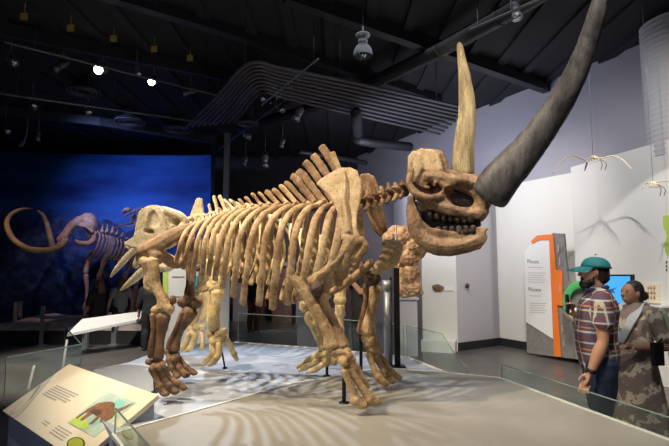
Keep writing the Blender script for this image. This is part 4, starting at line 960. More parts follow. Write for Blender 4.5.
# ---- small leaping carnivore skeleton
C = Body((-5.0, 11.2, 0), math.radians(-5))
cs = thing('leaping_cat_skeleton', 'small pinkish skeleton leaping to the left, high behind the pale skull', 'skeleton', at_y(140, 222, 11.2))
def cb(name, strokes=(), blobs=(), vox=.02, amp=.004, par=None):
    bm = bmesh.new()
    for s_ in strokes: C.stroke(bm, s_)
    for q in blobs: C.blob(bm, *q)
    return fuse(name, bm, vox, M['pink'], par or cs, amp, 10, 1)
cb('skull', [[(129, 210, 0, 3, 3), (125, 210.5, 0, 2.6, 2.6), (122.5, 213, 0, 1.6)]], [(127, 210, 0, 3.6, 2.8, 3)]); cb('lower_jaw', [[(129, 213, .04, 1.2), (126, 216, .03, 1), (123.5, 216.5, 0, .9)]])
for i in range(9):
    x = 131+i*3; y = 213-6*math.sin(i/8*2.4)+i*.35; cb('vertebra', [[(x, y, 0, 1), (x+.6, y-2.6, 0, .7)]], [(x, y, 0, 1.5, 1.4, 1.8)], vox=.014)
    if 1 < i < 8:
        for sg in (1, -1):
            bm = bmesh.new(); P3 = []
            for q in ((x, y, 0, .55), (x+.4, y+3, .17, .55), (x-.6, y+7, .2, .55), (x-2, y+10, .1, .5)):
                p = C.pt(q); v = Vector(p[:3]) - (C.n*(2*q[2]) if sg < 0 else Vector()); P3.append((*v, p[3], p[4]))
            sweep(bm, cr(P3, 3), C.n, 6); link('rib', bm, M['pink'], cs)
cb('foreleg', [[(134, 214, .12, 1.6), (131, 219, .12, 1.2), (133, 222, .12, 1.4), (126, 224, .12, 1.1), (120, 226, .12, 1.1), (116, 228.5, .12, 1.5)]])
cb('foreleg', [[(135, 215, -.12, 1.6), (133, 220, -.12, 1.2), (136, 224, -.12, 1.3), (131, 227, -.12, 1.1), (127, 226, -.12, 1.4)]])
cb('hind_leg', [[(156, 214, .12, 2), (150, 221, .12, 1.3), (155, 227, .12, 1.2), (150, 231, .12, 1.4)]]); cb('hind_leg', [[(156, 214, -.12, 2), (152, 222, -.12, 1.3), (157, 228, -.12, 1.2)]])
p = C.at(147, 214, 0); bm = bmesh.new(); cyl(bm, (p.x, p.y, 0), p, .022, seg=8); cyl(bm, (p.x, p.y, 0), (p.x, p.y, .02), .2); link('stand', bm, M['black'], cs)
# ================================================================ people
def person(label, loc, ang, H, top, bottom, skin, arms, legs='shorts', hair=None, vox=.009, build=1.0, head_tilt=0, sleeves=.5, extra=None, stance=.11):
    t = thing('person', label, 'person', loc)
    ca, sa = math.cos(ang), math.sin(ang)
    def L(x, y, z): return Vector((loc[0]+x*ca-y*sa, loc[1]+x*sa+y*ca, loc[2]+z))
    fw = L(1, 0, 0)-L(0, 0, 0); lf = L(0, 1, 0)-L(0, 0, 0)
    def cap_(bm, pts, n=3, seg=12, nrm=None):
        P = [(*L(*p[:3]), p[3], p[4] if len(p) > 4 else p[3]) for p in pts]
        sweep(bm, cr(P, n), nrm if nrm is not None else fw, seg)
    h = H; b = build
    sh_z, hip_z = .815*h, .52*h
    torso = [(0, 0, hip_z-.03, .155*b, .115*b), (.01, 0, hip_z+.08, .160*b, .125*b), (.02*b, 0, .62*h, .155*b, .125*b), (.01, 0, .70*h, .165*b, .125*b), (-.01, 0, .775*h, .175*b, .115*b), (-.015, 0, .82*h, .12*b, .08*b)]
    legp = {}
    for sg in (1, -1):
        legp[sg] = [(0, .085*sg*b, hip_z, .088*b), (.01, (.085+stance)*.5*sg*1.0, .40*h, .075*b), (.015, stance*sg, .285*h, .052), (-.01, stance*sg, .20*h, .055), (-.02, stance*sg, .05*h, .036)]
    bm = bmesh.new()
    cap_(bm, torso)
    for sg in (1, -1):
        cap_(bm, legp[sg]); cap_(bm, [(-.05, stance*sg, .04, .04), (.06, stance*sg, .035, .042, .036), (.15, (stance+.01)*sg, .025, .036, .024)])
    hc = (.018, 0, .925*h)
    cap_(bm, [(-.015, 0, .81*h, .062), (-.005, 0, .865*h, .054), (.0, 0, .90*h, .056)])
    rh_ = .064*h
    ell(bm, L(*hc), (.092, .075, .105), Matrix.Rotation(ang, 3, 'Z').to_quaternion())
    ell(bm, L(.045, 0, .895*h), (.062, .054, .062), Matrix.Rotation(ang, 3, 'Z').to_quaternion())
    cap_(bm, [(.105, 0, .93*h, .010), (.118, 0, .918*h, .013), (.122, 0, .908*h, .016)], 2, 8)                # nose
    cap_(bm, [(.098, -.02, .886*h, .008), (.104, 0, .886*h, .011), (.098, .02, .886*h, .008)], 2, 8)           # lips
    for sg in (1, -1):
        ell(bm, L(.0, .078*sg, .922*h), (.018, .010, .030), Matrix.Rotation(ang, 3, 'Z').to_quaternion(), 8)    # ears
        ell(bm, L(.088, .030*sg, .948*h), (.014, .018, .008), Matrix.Rotation(ang, 3, 'Z').to_quaternion(), 8)  # brows
    for sg in (1, -1):
        E_, Wr, Hd = arms[sg]
        S_ = (-.015, .185*b*sg, sh_z-.02)
        cap_(bm, [(-.01, .12*b*sg, sh_z, .055), (*S_, .056*b), ((S_[0]+E_[0])/2, (S_[1]+E_[1])/2, (S_[2]+E_[2])/2, .050*b), (*E_, .040)])
        cap_(bm, [(*E_, .041), ((E_[0]*.6+Wr[0]*.4), (E_[1]*.6+Wr[1]*.4), (E_[2]*.6+Wr[2]*.4), .042*b), (*Wr, .027)])
        w, e = Vector(Wr), Vector(Hd); d = (e-w).normalized()
        side = Vector((1, 0, 0)) - d*d.x
        side = side.normalized() if side.length > .3 else Vector((0, 0, 1))
        cu = d.cross(side)*sg*-1
        cap_(bm, [(*w, .026, .020), (*(w+d*.05), .038, .016), (*(w+d*.088), .038, .015)], 2, 10, None)
        for k in range(4):
            o_ = side*(.030-.020*k); ln = (.075, .085, .078, .060)[k]
            f0 = w+d*.085+o_; f1 = f0+d*ln*.5+cu*.012; f2 = f1+d*ln*.3+cu*.025; f3 = f2+d*ln*.1+cu*.022
            cap_(bm, [(*f0, .0095), (*f1, .009), (*f2, .0085), (*f3, .0075)], 2, 8)
        th0 = w+d*.025+side*.028; cap_(bm, [(*th0, .012), (*(th0+d*.03+side*.022+cu*.012), .0105), (*(th0+d*.06+side*.026+cu*.026), .009)], 2, 8)
    fuse('body', bm, vox, skin, t, .0, 1, 2)
    # eyes
    bm = bmesh.new()
    for sg in (1, -1): ell(bm, L(.088, .031*sg, .934*h), (.014, .014, .010), None, 8)
    link('eyes', bm, M['dark'], t)
    # shirt
    bm = bmesh.new(); g = .018
    cap_(bm, [(x, y, z+(.0 if i else -.03), a+g, c+g) for i, (x, y, z, a, c) in enumerate(torso[:-1])]+[(-.012, 0, .835*h, .10*b, .075*b)])
    for sg in (1, -1):
        E_ = Vector(arms[sg][0]); Wr = Vector(arms[sg][1]); S_ = Vector((-.015, .185*b*sg, sh_z-.02))
        pp = [(-.01, .10*b*sg, sh_z-.005, .062), (*S_, .070*b)]
        if sleeves <= 1: e2 = S_.lerp(E_, sleeves); pp += [(*S_.lerp(E_, sleeves*.6), .070*b), (*e2, .070*b)]
        else: pp += [(*S_.lerp(E_, .6), .062*b), (*E_, .054), (*E_.lerp(Wr, sleeves-1), .044)]
        cap_(bm, pp)
    fuse('shirt', bm, vox*1.1, top, t, .006, 9, 2)
    if legs == 'shorts' or legs == 'trousers':
        bm = bmesh.new(); n = 3 if legs == 'shorts' else 5
        cap_(bm, [(0, 0, hip_z-.06, .15*b, .12*b), (.01, 0, hip_z+.07, .168*b, .135*b)])
        for sg in (1, -1): cap_(bm, [(x, y, z+(.02 if i == 2 and legs == 'shorts' else 0), r+.026) for i, (x, y, z, r) in enumerate(legp[sg][:n])])
        fuse('shorts' if legs == 'shorts' else 'trousers', bm, vox*1.1, bottom, t, .006, 9, 2)
    elif legs == 'skirt':
        bm = bmesh.new(); rings = []
        for j in range(13):
            u = j/12; z = .64*h*(1-u)+.07*h*u; r = .13+.17*u**.8; ring = []
            for k in range(40):
                q = 2*PI*k/40; rr = r*(1+.05*u*math.sin(q*7+2*math.sin(q)))
                ring.append(bm.verts.new(L(rr*math.cos(q)*.85, rr*math.sin(q)*1.0, z)))
            rings.append(ring)
        for a_, c_ in zip(rings, rings[1:]):
            for k in range(40): bm.faces.new((a_[k], a_[(k+1) % 40], c_[(k+1) % 40], c_[k]))
        bm.faces.new(rings[0]); bm.faces.new(rings[-1]); link('skirt', bm, bottom, t)
    bm = bmesh.new()
    for sg in (1, -1): cap_(bm, [(-.06, stance*sg, .035, .046, .038), (.06, stance*sg, .035, .048, .036), (.17, (stance+.01)*sg, .026, .042, .028)])
    fuse('shoes', bm, vox*1.2, M['blackcloth'], t, 0, 1, 1)
    if hair: hair(t, L, h, ang)
    return t, L
RZ = lambda a: Matrix.Rotation(a, 3, 'Z').to_quaternion()
def hair_short(mat, beard=False, cap=False):
    def f(t, L, h, ang):
        bm = bmesh.new(); ell(bm, L(-.012, 0, .930*h), (.094, .081, .094), RZ(ang)); ell(bm, L(-.045, 0, .905*h), (.06, .072, .07), RZ(ang))
        fuse('hair', bm, .009, mat, t, .004, 30, 1)
        if beard:
            bm = bmesh.new(); ell(bm, L(.075, 0, .868*h), (.052, .055, .050), RZ(ang)); ell(bm, L(.04, 0, .878*h), (.055, .067, .036), RZ(ang)); ell(bm, L(.095, 0, .893*h), (.022, .034, .012), RZ(ang)); ell(bm, L(.02, 0, .90*h), (.022, .074, .034), RZ(ang))
            fuse('beard', bm, .008, mat, t, .006, 40, 1)
        if cap:
            bm = bmesh.new(); c = L(0, 0, .955*h); R = Matrix.Rotation(ang, 4, 'Z') @ Matrix.Rotation(math.radians(-4), 4, 'Y')
            N = 24
            rings = []
            for j in range(8):
                q = j/7*PI/2; rings.append([bm.verts.new(c+(R @ Vector((.112*math.cos(q)**.8*math.cos(2*PI*k/N)-.004, .092*math.cos(q)**.8*math.sin(2*PI*k/N), .088*math.sin(q)-.020, ))) ) for k in range(N)])
            for a_, b_ in zip(rings, rings[1:]):
                for k in range(N): bm.faces.new((a_[k], a_[(k+1) % N], b_[(k+1) % N], b_[k]))
            bm.faces.new(rings[0]); bm.faces.new(rings[-1]); bmesh.ops.remove_doubles(bm, verts=bm.verts, dist=.0005)
            o = link('cap', bm, M['teal'], t)
            bm = bmesh.new(); top_ = []; bot = []
            for j in range(5):
                u = j/4
                for k in range(9):
                    a_ = (k/8-.5)*PI*.86; x = .100*math.cos(a_)+(.115*u)*math.cos(a_)**.6 if math.cos(a_) > 0 else 0; y = .094*math.sin(a_)*(1-.12*u); z = -.016-.040*u-.35*y*y*10*.25
                    top_.append(bm.verts.new(c+(R @ Vector((x, y, z+.004))))); bot.append(bm.verts.new(c+(R @ Vector((x, y, z-.004)))))
            for arr, fl in ((top_, 0), (bot, 1)):
                for j in range(4):
                    for k in range(8):
                        q = (arr[j*9+k], arr[j*9+k+1], arr[(j+1)*9+k+1], arr[(j+1)*9+k]); bm.faces.new(q if not fl else q[::-1])
            for k in range(8): bm.faces.new((top_[36+k], top_[37+k], bot[37+k], bot[36+k])); bm.faces.new((top_[k], bot[k], bot[k+1], top_[k+1]))
            for j in range(4): bm.faces.new((top_[j*9], top_[j*9+9], bot[j*9+9], bot[j*9])); bm.faces.new((top_[j*9+8], bot[j*9+8], bot[j*9+17], top_[j*9+17]))
            link('cap_brim', bm, M['teal'], t)
            bm = bmesh.new(); ell(bm, c+(R @ Vector((0, 0, .088))), (.008, .008, .006), None, 8); link('cap_button', bm, M['teald'], t)
            bm = bmesh.new(); tube(bm, [c+(R @ Vector((.111*math.cos(2*PI*k/24)-.004, .093*math.sin(2*PI*k/24), -.014))) for k in range(5, 20)], .008, 6); link('cap_band', bm, M['teald'], t)
    return f
# man in plaid
a = math.radians(158)
mp = at_y(597, 300, 3.98)
man, L = person('bearded man in teal cap, plaid shirt and dark shorts, standing at the right', (mp.x, 3.98, 0), a, 1.75, M['plaid'], M['navy'], M['skin'],
    {1: ((.0, .25, 1.09), (.10, .27, .85), (.13, .27, .78)), -1: ((.06, -.25, 1.08), (.15, -.14, 1.24), (.18, -.11, 1.31))}, 'shorts', hair_short(M['hair'], True, True), build=1.12, sleeves=.62)
bm = bmesh.new(); q = L(.093, .27, .867); d = (L(.10, .27, .85)-L(0, .25, 1.09)).normalized(); cyl(bm, q-d*.014, q+d*.014, .034); ell(bm, q+(L(.093, .31, .867)-q)*.85, (.018, .018, .018), None, 10)
link('wristwatch', bm, M['black'], man)
bm = bmesh.new(); cy = [(.055, .075), (.075, .03), (.078, 0), (.075, -.03), (.055, -.075)]
tube(bm, [L(x+.01, y, .835*1.75+.015-abs(y)*.1) for x, y in cy]+[L(-.06, -.06, .85*1.75), L(-.075, 0, .855*1.75), L(-.06, .06, .85*1.75), L(.055, .075, .835*1.75+.01)], .016, 8, 2); link('collar', bm, M['navy'], man)
q = L(.215, -.085, 1.35); bm = bmesh.new(); box(bm, q, (.012, .075, .15), a+.2)
ph = props(link('phone', bm, M['black'], None, False), 'dark phone held up in the raised hand of the bearded man', 'phone')
# woman
def hair_bun(mat):
    def f(t, L, h, ang):
        bm = bmesh.new(); ell(bm, L(-.016, 0, .942*h), (.098, .084, .100), RZ(ang)); ell(bm, L(-.05, 0, .90*h), (.058, .07, .07), RZ(ang)); ell(bm, L(-.118, 0, .905*h), (.046, .048, .046), RZ(ang))
        fuse('hair', bm, .008, mat, t, .004, 30, 1)
    return f
a = math.radians(190)
wp = at_y(633, 300, 4.75)
woman, L = person('woman with dark bun, pale blue scarf and long patterned skirt behind the bearded man', (wp.x, 4.75, 0), a, 1.52, M['sari'], M['sari'], M['skin2'],
    {1: ((-.10, .26, .93), (.17, .20, .92), (.24, .17, .93)), -1: ((.0, -.25, .93), (.2, -.16, .95), (.28, -.13, .96))}, 'skirt', hair_bun(M['hair']), build=1.08, sleeves=.75, stance=.09)
bm = bmesh.new()
for sg in (1, -1):
    sweep(bm, cr([(*L(-.06, .07*sg, 1.30), .05, .012), (*L(.06, .115*sg, 1.24), .055, .012), (*L(.135, .10*sg, 1.14), .055, .012), (*L(.165, .05*sg, 1.02), .05, .012), (*L(.17, .0, .95), .05, .012)], 4), L(1, 0, 0)-L(0, 0, 0), 10)
sweep(bm, cr([(*L(-.06, .07, 1.30), .05, .012), (*L(-.10, 0, 1.31), .05, .012), (*L(-.06, -.07, 1.30), .05, .012)], 4), (0, 0, 1), 10)
link('scarf', bm, M['dupatta'], woman)
bm = bmesh.new(); sweep(bm, cr([(*L(-.10, .20, 1.26), .05, .012), (*L(-.20, .22, 1.0), .07, .014), (*L(-.24, .24, .7), .11, .016), (*L(-.26, .26, .35), .15, .018), (*L(-.26, .26, .12), .16, .018)], 4), L(0, 1, 0)-L(0, 0, 0), 10)
link('scarf_tail', bm, flat('pale_green_sheer_cloth', (.40, .45, .33), .8), woman)
q = L(.06, .315, .88); bm = bmesh.new(); box(bm, q, (.10, .045, .20), a); box(bm, q+Vector((0, -.028, .05)), (.09, .012, .07), a)
t = thing('shoulder_pouch', 'small black pouch hanging at the hip of the woman in the patterned skirt', 'bag', q)
link('pouch', bm, M['black'], t, False)
bm = bmesh.new(); tube(bm, [q+Vector((0, 0, .09)), L(-.06, .265, 1.05), L(-.02, .16, 1.26), L(-.06, .05, 1.32)], .007, 6, 3); link('strap', bm, M['black'], t)
# far visitors
def hair_long(mat):
    def f(t, L, h, ang):
        bm = bmesh.new(); ell(bm, L(-.014, 0, .94*h), (.100, .088, .104), RZ(ang))
        sweep(bm, cr([(*L(-.05, 0, .93*h), .085, .05), (*L(-.08, 0, .86*h), .10, .045), (*L(-.10, 0, .78*h), .10, .035)], 3), L(1, 0, 0)-L(0, 0, 0), 10)
        fuse('hair', bm, .014, mat, t, .006, 20, 1)
    return f
HB = flat('brown_hair', (.16, .07, .04), .6, 0, .3, 30)
up = {1: ((.18, .22, 1.28), (.30, .08, 1.50), (.33, .04, 1.56)), -1: ((.18, -.22, 1.28), (.30, -.08, 1.50), (.33, -.04, 1.56))}
dn = lambda h: {1: ((.0, .25, .62*h), (.08, .26, .49*h), (.10, .26, .44*h)), -1: ((.0, -.25, .62*h), (.08, -.26, .49*h), (.10, -.26, .44*h))}
p = at_y(362, 300, 7.4); person('visitor dressed in black holding up a camera behind the far front leg', (p.x, 7.4, 0), math.radians(215), 1.78, M['blackcloth'], M['blackcloth'], M['skin'], up, 'trousers', hair_short(M['hair']), vox=.014, sleeves=.5)
q = Vector((p.x, 7.4, 1.60))+Vector((math.cos(math.radians(215)), math.sin(math.radians(215)), 0))*.40
bm = bmesh.new(); box(bm, q, (.03, .13, .08), math.radians(215)); cyl(bm, q, q+Vector((math.cos(math.radians(215)), math.sin(math.radians(215)), 0))*.05, .03); props(link('camera_body', bm, M['black'], None, False), 'small black camera held up by the visitor in black', 'camera')
p = at_y(99, 300, 11.0); person('brown-haired visitor in black top behind the white reading rail', (p.x, 11.0, 0), math.radians(150), 1.38, M['blackcloth'], M['blackcloth'], M['skin'], dn(1.44), 'shorts', hair_long(HB), vox=.014, sleeves=1.4)
p = at_y(121, 300, 11.2); person('visitor in grey top right of the brown-haired one, behind the reading rail', (p.x, 11.2, 0), math.radians(130), 1.42, flat('grey_shirt_cloth', (.25, .26, .26), .8), M['blackcloth'], M['skin'], dn(1.42), 'shorts', hair_long(HB), vox=.014, sleeves=.5, build=.9)
p = at_y(152, 300, 9.9); person('visitor in dark clothes, half hidden behind the brown hind leg', (p.x, 9.9, 0), math.radians(100), 1.50, M['blackcloth'], M['blackcloth'], M['skin2'], dn(1.5), 'trousers', hair_short(M['hair']), vox=.014, sleeves=1.5)
p = at_y(254, 300, 12.5); person('distant visitor in black shirt, seen between the ribs', (p.x, 12.5, 0), math.radians(60), 1.70, M['blackcloth'], flat('brown_trouser_cloth', (.20, .07, .05), .8), M['skin'], dn(1.7), 'trousers', hair_short(M['hair']), vox=.016, sleeves=.6)

# ================================================================ reading panel in the foreground
T_, R_, L_ = at_z(69, 364, .76), at_z(158, 395, .76), at_z(2.5, 410.6, .44)
D_ = T_-L_; B_ = R_-D_; ux = (R_-T_).normalized(); uy = (T_-L_).normalized(); nz_ = ux.cross(uy).normalized()
if nz_.z < 0: nz_ = -nz_
wW = (R_-T_).length; hH = D_.length
rp = thing('information_stand', 'cream slanted reading panel with text and an animal picture, front left', 'information panel', (B_.x, B_.y, 0))
bm = bmesh.new(); prism(bm, [T_, R_, B_, L_], -nz_*.03); link('panel_board', bm, M['cream'], rp, False)
bm = bmesh.new(); dn_ = -nz_*.032; ins = .03
t4 = [T_+ux*ins-uy*ins, R_-ux*ins-uy*ins, B_-ux*ins+uy*ins, L_+ux*ins+uy*ins]; t4 = [v+dn_ for v in t4]
top4 = [bm.verts.new(v) for v in t4]; bot4 = [bm.verts.new((v.x, v.y, 0)) for v in t4]
bm.faces.new(top4); bm.faces.new(bot4[::-1])
for i in range(4): bm.faces.new((top4[i], top4[(i+1) % 4], bot4[(i+1) % 4], bot4[i]))
link('plinth', bm, M['bluebox'], rp, False)
def on_panel(u, v, e=.0015): return T_+ux*(u*wW)-uy*(v*hH)+nz_*e        # u along the top edge, v down the slope
def uv_of(px, py):
    w = on_plane(px, py, T_, nz_)-T_; c_ = ux.dot(uy); a1_ = w.dot(ux); b1_ = -w.dot(uy); v_ = (b1_+a1_*c_)/(1-c_*c_); return ((a1_+v_*c_)/wW, v_/hH)
def bar(bm, u0, u1, v, th=.006):
    prism(bm, [on_panel(u0, v), on_panel(u1, v), on_panel(u1, v+th), on_panel(u0, v+th)], nz_*.001)
us, vs = uv_of(57, 385); ue, ve = uv_of(79, 394.5); u2, v2 = uv_of(44, 393.5)
bm = bmesh.new(); dv = (v2-vs)/5
for k in range(6): bar(bm, us-.004*k, us+(ue-us)*(1, .97, .85, .99, .95, .6)[k], vs+dv*k, .016)
link('text_block', bm, M['textl'], rp, False)
us, vs = uv_of(58.5, 425); bm = bmesh.new()
for k in range(4): bar(bm, us, us+.16, vs+.035*k, .012)
link('text_block', bm, M['textl'], rp, False); bm = bmesh.new()
for k in range(2): bar(bm, us-.14, us-.07, vs+.03+.035*k, .010)
link('text_block', bm, M['textl'], rp, False)
# picture
pu, pv = uv_of(108, 391.5); pu1, pv1 = uv_of(136, 403); pu2, pv2 = uv_of(65, 421)
du, dv = pu1-pu, pv2-pv
bm = bmesh.new(); prism(bm, [on_panel(pu, pv), on_panel(pu+du, pv), on_panel(pu+du, pv+dv), on_panel(pu, pv+dv)], nz_*.002)
pic = link('picture', bm, flat('pale_aqua_print', (.46, .60, .52), .5, 0, .25, 6), rp, False)
def pp(u, v, e=.004): return on_panel(pu+du*u, pv+dv*v, e)
def shape(name, pts, mat, e, par):
    bm = bmesh.new(); prism(bm, [pp(u, v, e) for u, v in pts], nz_*.001); return link(name, bm, mat, par, False)
shape('picture_grass', [(.04, .98), (.02, .80), (.15, .74), (.42, .80), (.62, .86), (.60, .97), (.3, .99)], M['lime'], .004, pic)
shape('picture_sky', [(.5, .06), (.8, .1), (.92, .4), (.78, .62), (.58, .9), (.5, .8)], flat('aqua_print', (.25, .60, .58), .5), .0032, pic)
body_ = [(.08, .55), (.14, .35), (.28, .26), (.42, .20), (.56, .20), (.66, .28), (.74, .34), (.84, .22), (.96, .04), (.93, .22), (.86, .42), (.90, .52), (.84, .66), (.74, .70), (.66, .62), (.62, .60), (.62, .80), (.55, .84), (.52, .62), (.34, .60), (.30, .84), (.22, .84), (.20, .62), (.13, .66), (.12, .86), (.06, .84)]
shape('picture_animal', body_, flat('brown_print', (.22, .105, .05), .6, 0, .4, 30), .0052, pic)
shape('picture_belly', [(.22, .60), (.5, .60), (.55, .52), (.4, .46), (.25, .50)], flat('dark_brown_print', (.10, .05, .03), .6), .0064, pic)
bm = bmesh.new(); uo, vo = uv_of(76, 444)
prism(bm, [on_panel(uo+.07*math.cos(2*PI*k/20), vo+.075*math.sin(2*PI*k/20)) for k in range(20)], nz_*.002); emb = link('round_emblem', bm, flat('dark_green_print', (.05, .09, .02), .5), rp, False)
bm = bmesh.new(); prism(bm, [on_panel(uo+.058*math.cos(2*PI*k/20), vo+.062*math.sin(2*PI*k/20), .0042) for k in range(20)], nz_*.001); link('emblem_field', bm, flat('yellow_green_print', (.45, .50, .06), .5), emb, False)

# ================================================================ white reading rail at the back
rl = thing('reading_rail', 'long white slanted reading rail on grey posts before the mammoth', 'rail', at_z(112, 346, 0))
a0, a1, b0, b1 = at_y(67, 334, 9.0), at_y(150, 317, 10.2), at_y(82, 319, 9.5), at_y(153, 309.5, 10.6)
bm = bmesh.new(); prism(bm, [a0, a1, b1, b0], (0, .0, -.05)); link('sloped_board', bm, M['white'], rl, False)
for x, yb_, yt_ in ((85, 350, 326), (114, 345, 322), (140, 341, 319)):
    p = at_z(x, yb_, 0); q = at_y(x, yt_, p.y); bm = bmesh.new(); box(bm, (p.x, p.y, q.z/2), (.10, .08, q.z+.02)); box(bm, (p.x, p.y, .01), (.2, .2, .02)); link('post', bm, M['steel'], rl, False)
    bm = bmesh.new(); prism(bm, [(p.x-.03, p.y-.18, q.z-.02), (p.x-.03, p.y+.05, q.z-.10), (p.x-.03, p.y+.22, q.z+.10)], (.06, 0, 0)); link('bracket', bm, M['black'], rl, False)

# ================================================================ text helper
def text(name, s, p, ux_, uz_, h, mat, parent, wmax=None):
    cu = bpy.data.curves.new('txt', 'FONT'); cu.body = s; cu.size = h; cu.extrude = .001
    o = bpy.data.objects.new('txt', cu); COL.objects.link(o)
    me = bpy.data.meshes.new_from_object(o.evaluated_get(bpy.context.evaluated_depsgraph_get())); bpy.data.objects.remove(o)
    ux_, uz_ = Vector(ux_).normalized(), Vector(uz_).normalized(); n = ux_.cross(uz_)
    if wmax:
        w = max(v.co.x for v in me.vertices); k = wmax/w
        for v in me.vertices: v.co.x *= k
    me.transform(Matrix.Translation(p) @ Matrix((ux_, uz_, n)).transposed().to_4x4()); me.name = name
    return link(name, me, mat, parent, False)
# ================================================================ timeline sign on the right
SP = P1+WN*.45; 
def sg(x, y, e=0): return on_plane(x, y, SP+WN*e, WN)
ts = thing('timeline_sign', 'standing white sign headed Miocene and Pliocene with orange and grey edge', 'sign', sg(550, 357))
def plate_(name, px, e, th, mat):
    bm = bmesh.new(); prism(bm, [sg(x, y, e) for x, y in px], -WN*th); return link(name, bm, mat, ts, False)
plate_('grey_board', [(526, 322), (552, 334), (552, 233), (563.5, 233.5), (566, 262), (571, 300), (576, 359), (551, 356), (527, 353)], 0, .05, M['greyp'])
wb = plate_('white_board', [(524.6, 252.6), (532, 242), (549, 236), (553, 339), (526, 322)], .02, .03, M['white'])
ob = plate_('orange_band', [(531, 241), (537, 235.5), (552.5, 234), (556, 270), (562, 270), (562.5, 306), (557, 305), (561, 357), (554, 356.5), (549, 240), (539, 240), (532, 244)], .035, .02, M['orange'])
ux_s = -(sg(545, 260)-sg(530, 260)).normalized()*-1
for s_, x, y, w in (('Miocene', 527.2, 263.0, 11.5), ('Pliocene', 528.3, 291.0, 12.5)):
    p = sg(x, y, .0225); text('heading', s_, p, sg(x+5, y+.3, .0225)-p, (0, 0, 1), .105, M['text'], wb, (sg(x+w, y, .0225)-p).length)
bm = bmesh.new()
def bars(bm, x0, x1, ys, e=.0225, th=.5):
    for k, y in enumerate(ys):
        xe = x1-(k % 3)*1.3; prism(bm, [sg(x0, y, e), sg(xe, y+.4, e), sg(xe, y+.4+th, e), sg(x0, y+th, e)], -WN*.001)
bars(bm, 528, 543, [267]); bars(bm, 528, 545.5, [272.5, 274.8, 277.1, 279.4, 281.7]); bars(bm, 529, 541, [295.5]); bars(bm, 529.5, 546.5, [303, 305.3, 307.6, 309.9, 312.2])
link('small_print', bm, M['textl'], wb, False)
for x, y in ((557.5, 245), (559, 258), (559, 285), (565, 292), (567, 312), (561.5, 325), (563, 340)):
    bm = bmesh.new(); prism(bm, [sg(x, y, .0355), sg(x+1.2, y, .0355), sg(x+1.4, y+7, .0355), sg(x+.2, y+7, .0355)], -WN*.001); link('vertical_print', bm, M['textl'], ts, False)
# round green wheel display on its slanted grey board
wl = thing('wheel_display', 'green ring display on a slanted grey board beside the bearded man', 'display', sg(582, 358, .3))
bm = bmesh.new(); prism(bm, [sg(x, y, .25) for x, y in ((569, 281), (592, 296), (600, 360), (575, 359))], -WN*.05); link('slanted_board', bm, M['greyp'], wl, False)
bm = bmesh.new()
c = sg(583, 304, .34); k = pxm(c)
P = []
for i in range(19):
    q = math.radians(70+i*11); P.append((*(c+WD*(-1)*(-math.cos(q))*19*k*1.0*1.0+Vector((0, 0, math.sin(q)*19*k))), 4.0*k, .02))
sweep(bm, P, WN, 8); link('green_ring', bm, M['green'], wl)
bm = bmesh.new(); c2 = sg(572, 314, .42); cyl(bm, c2-WN*.012, c2+WN*.012, 7.5*k, seg=24); 
link('cream_disc', bm, M['cream'], wl)
# small finds in the display block
for nm, x, y, rx, ry, lb in (('fossil_piece', 437.5, 287.5, 6, 3.6, 'larger brown fossil piece set in a dark niche of the cream wall'), ('fossil_piece', 467, 286, 3.2, 2.2, 'smaller dark fossil piece on the lavender wall')):
    nrm = Vector((bd.y, -bd.x, 0))
    if nm and x < 460: P_, N_ = A1, nrm
    else: P_, N_ = A2, nn
    c = on_plane(x, y, P_+N_*.012, N_); k = pxm(c); ur = Vector((-N_.y, N_.x, 0)); bm = bmesh.new()
    m = Matrix.Translation(c) @ Matrix((ur, N_, Vector((0, 0, 1)))).transposed().to_4x4() @ Matrix.Diagonal((rx*k, .04, ry*k, 1)); bmesh.ops.create_uvsphere(bm, u_segments=16, v_segments=10, radius=1, matrix=m)
    for v in bm.verts: v.co += Vector((0, 0, 1))*noise.noise(v.co*14)*.03+ur*noise.noise(v.co*11)*.04
    props(link(nm, bm, M['brown'] if rx > 4 else M['dark']), lb, 'fossil')
c = on_plane(449, 288.5, A1, Vector((bd.y, -bd.x, 0))); bm = bmesh.new(); box(bm, c+Vector((bd.y, -bd.x, 0))*.01, (.19, .02, .09), math.atan2(bd.y, bd.x)); props(link('wall_label', bm, M['white'], None, False), 'small white caption plate beside the fossil niche', 'label')
# ledge by the block
bm = bmesh.new(); n_ = Vector((bd.y, -bd.x, 0)); q0 = A1-bd*.35; q1 = A2-bd*.02; q0 = A1+bd*.02+n_*.01; q1 = q1+n_*.01; prism(bm, [q0, q1, q1+n_*.3, q0+n_*.3], (0, 0, .22)); props(link('low_step', bm, M['creamwall'], None, False), 'low cream step at the foot of the display block', 'step')
# ================================================================ things on the near right wall
def wq(x, y, e=0): return on_plane(x, y, Q0+QN*e, QN)
tv = thing('wall_monitor', 'wall monitor showing a bright blue picture behind the bearded man', 'monitor', wq(613, 313))
def wplate(name, px, e, th, mat, par):
    bm = bmesh.new(); prism(bm, [wq(x, y, e) for x, y in px], -QN*th); return link(name, bm, mat, par, False)
wplate('monitor_case', [(592, 274.5), (631.5, 274.5), (632.5, 315), (592, 314)], .06, .058, M['black'], tv)
scr = wplate('screen', [(593.5, 276.2), (630, 276.2), (631, 313), (593.5, 312.3)], .063, .003, flat('blue_screen', (.02, .12, .3), .3, emit=(.07, .40, .85), estr=1.0), tv)
wplate('screen_picture', [(604, 290.5), (611, 289), (617, 287.5), (613, 290.5), (616, 293), (609, 292.2)], .0645, .001, flat('dark_screen_shape', (.01, .03, .06), .4, emit=(.02, .08, .2), estr=1), scr)
fr = thing('specimen_frame', 'small pale framed specimen on a shelf, right of the monitor', 'frame', wq(652, 304))
wplate('backing', [(644, 283), (659, 284), (659.5, 303.5), (644.5, 302.5)], .03, .028, M['cream'], fr)
bm = bmesh.new()
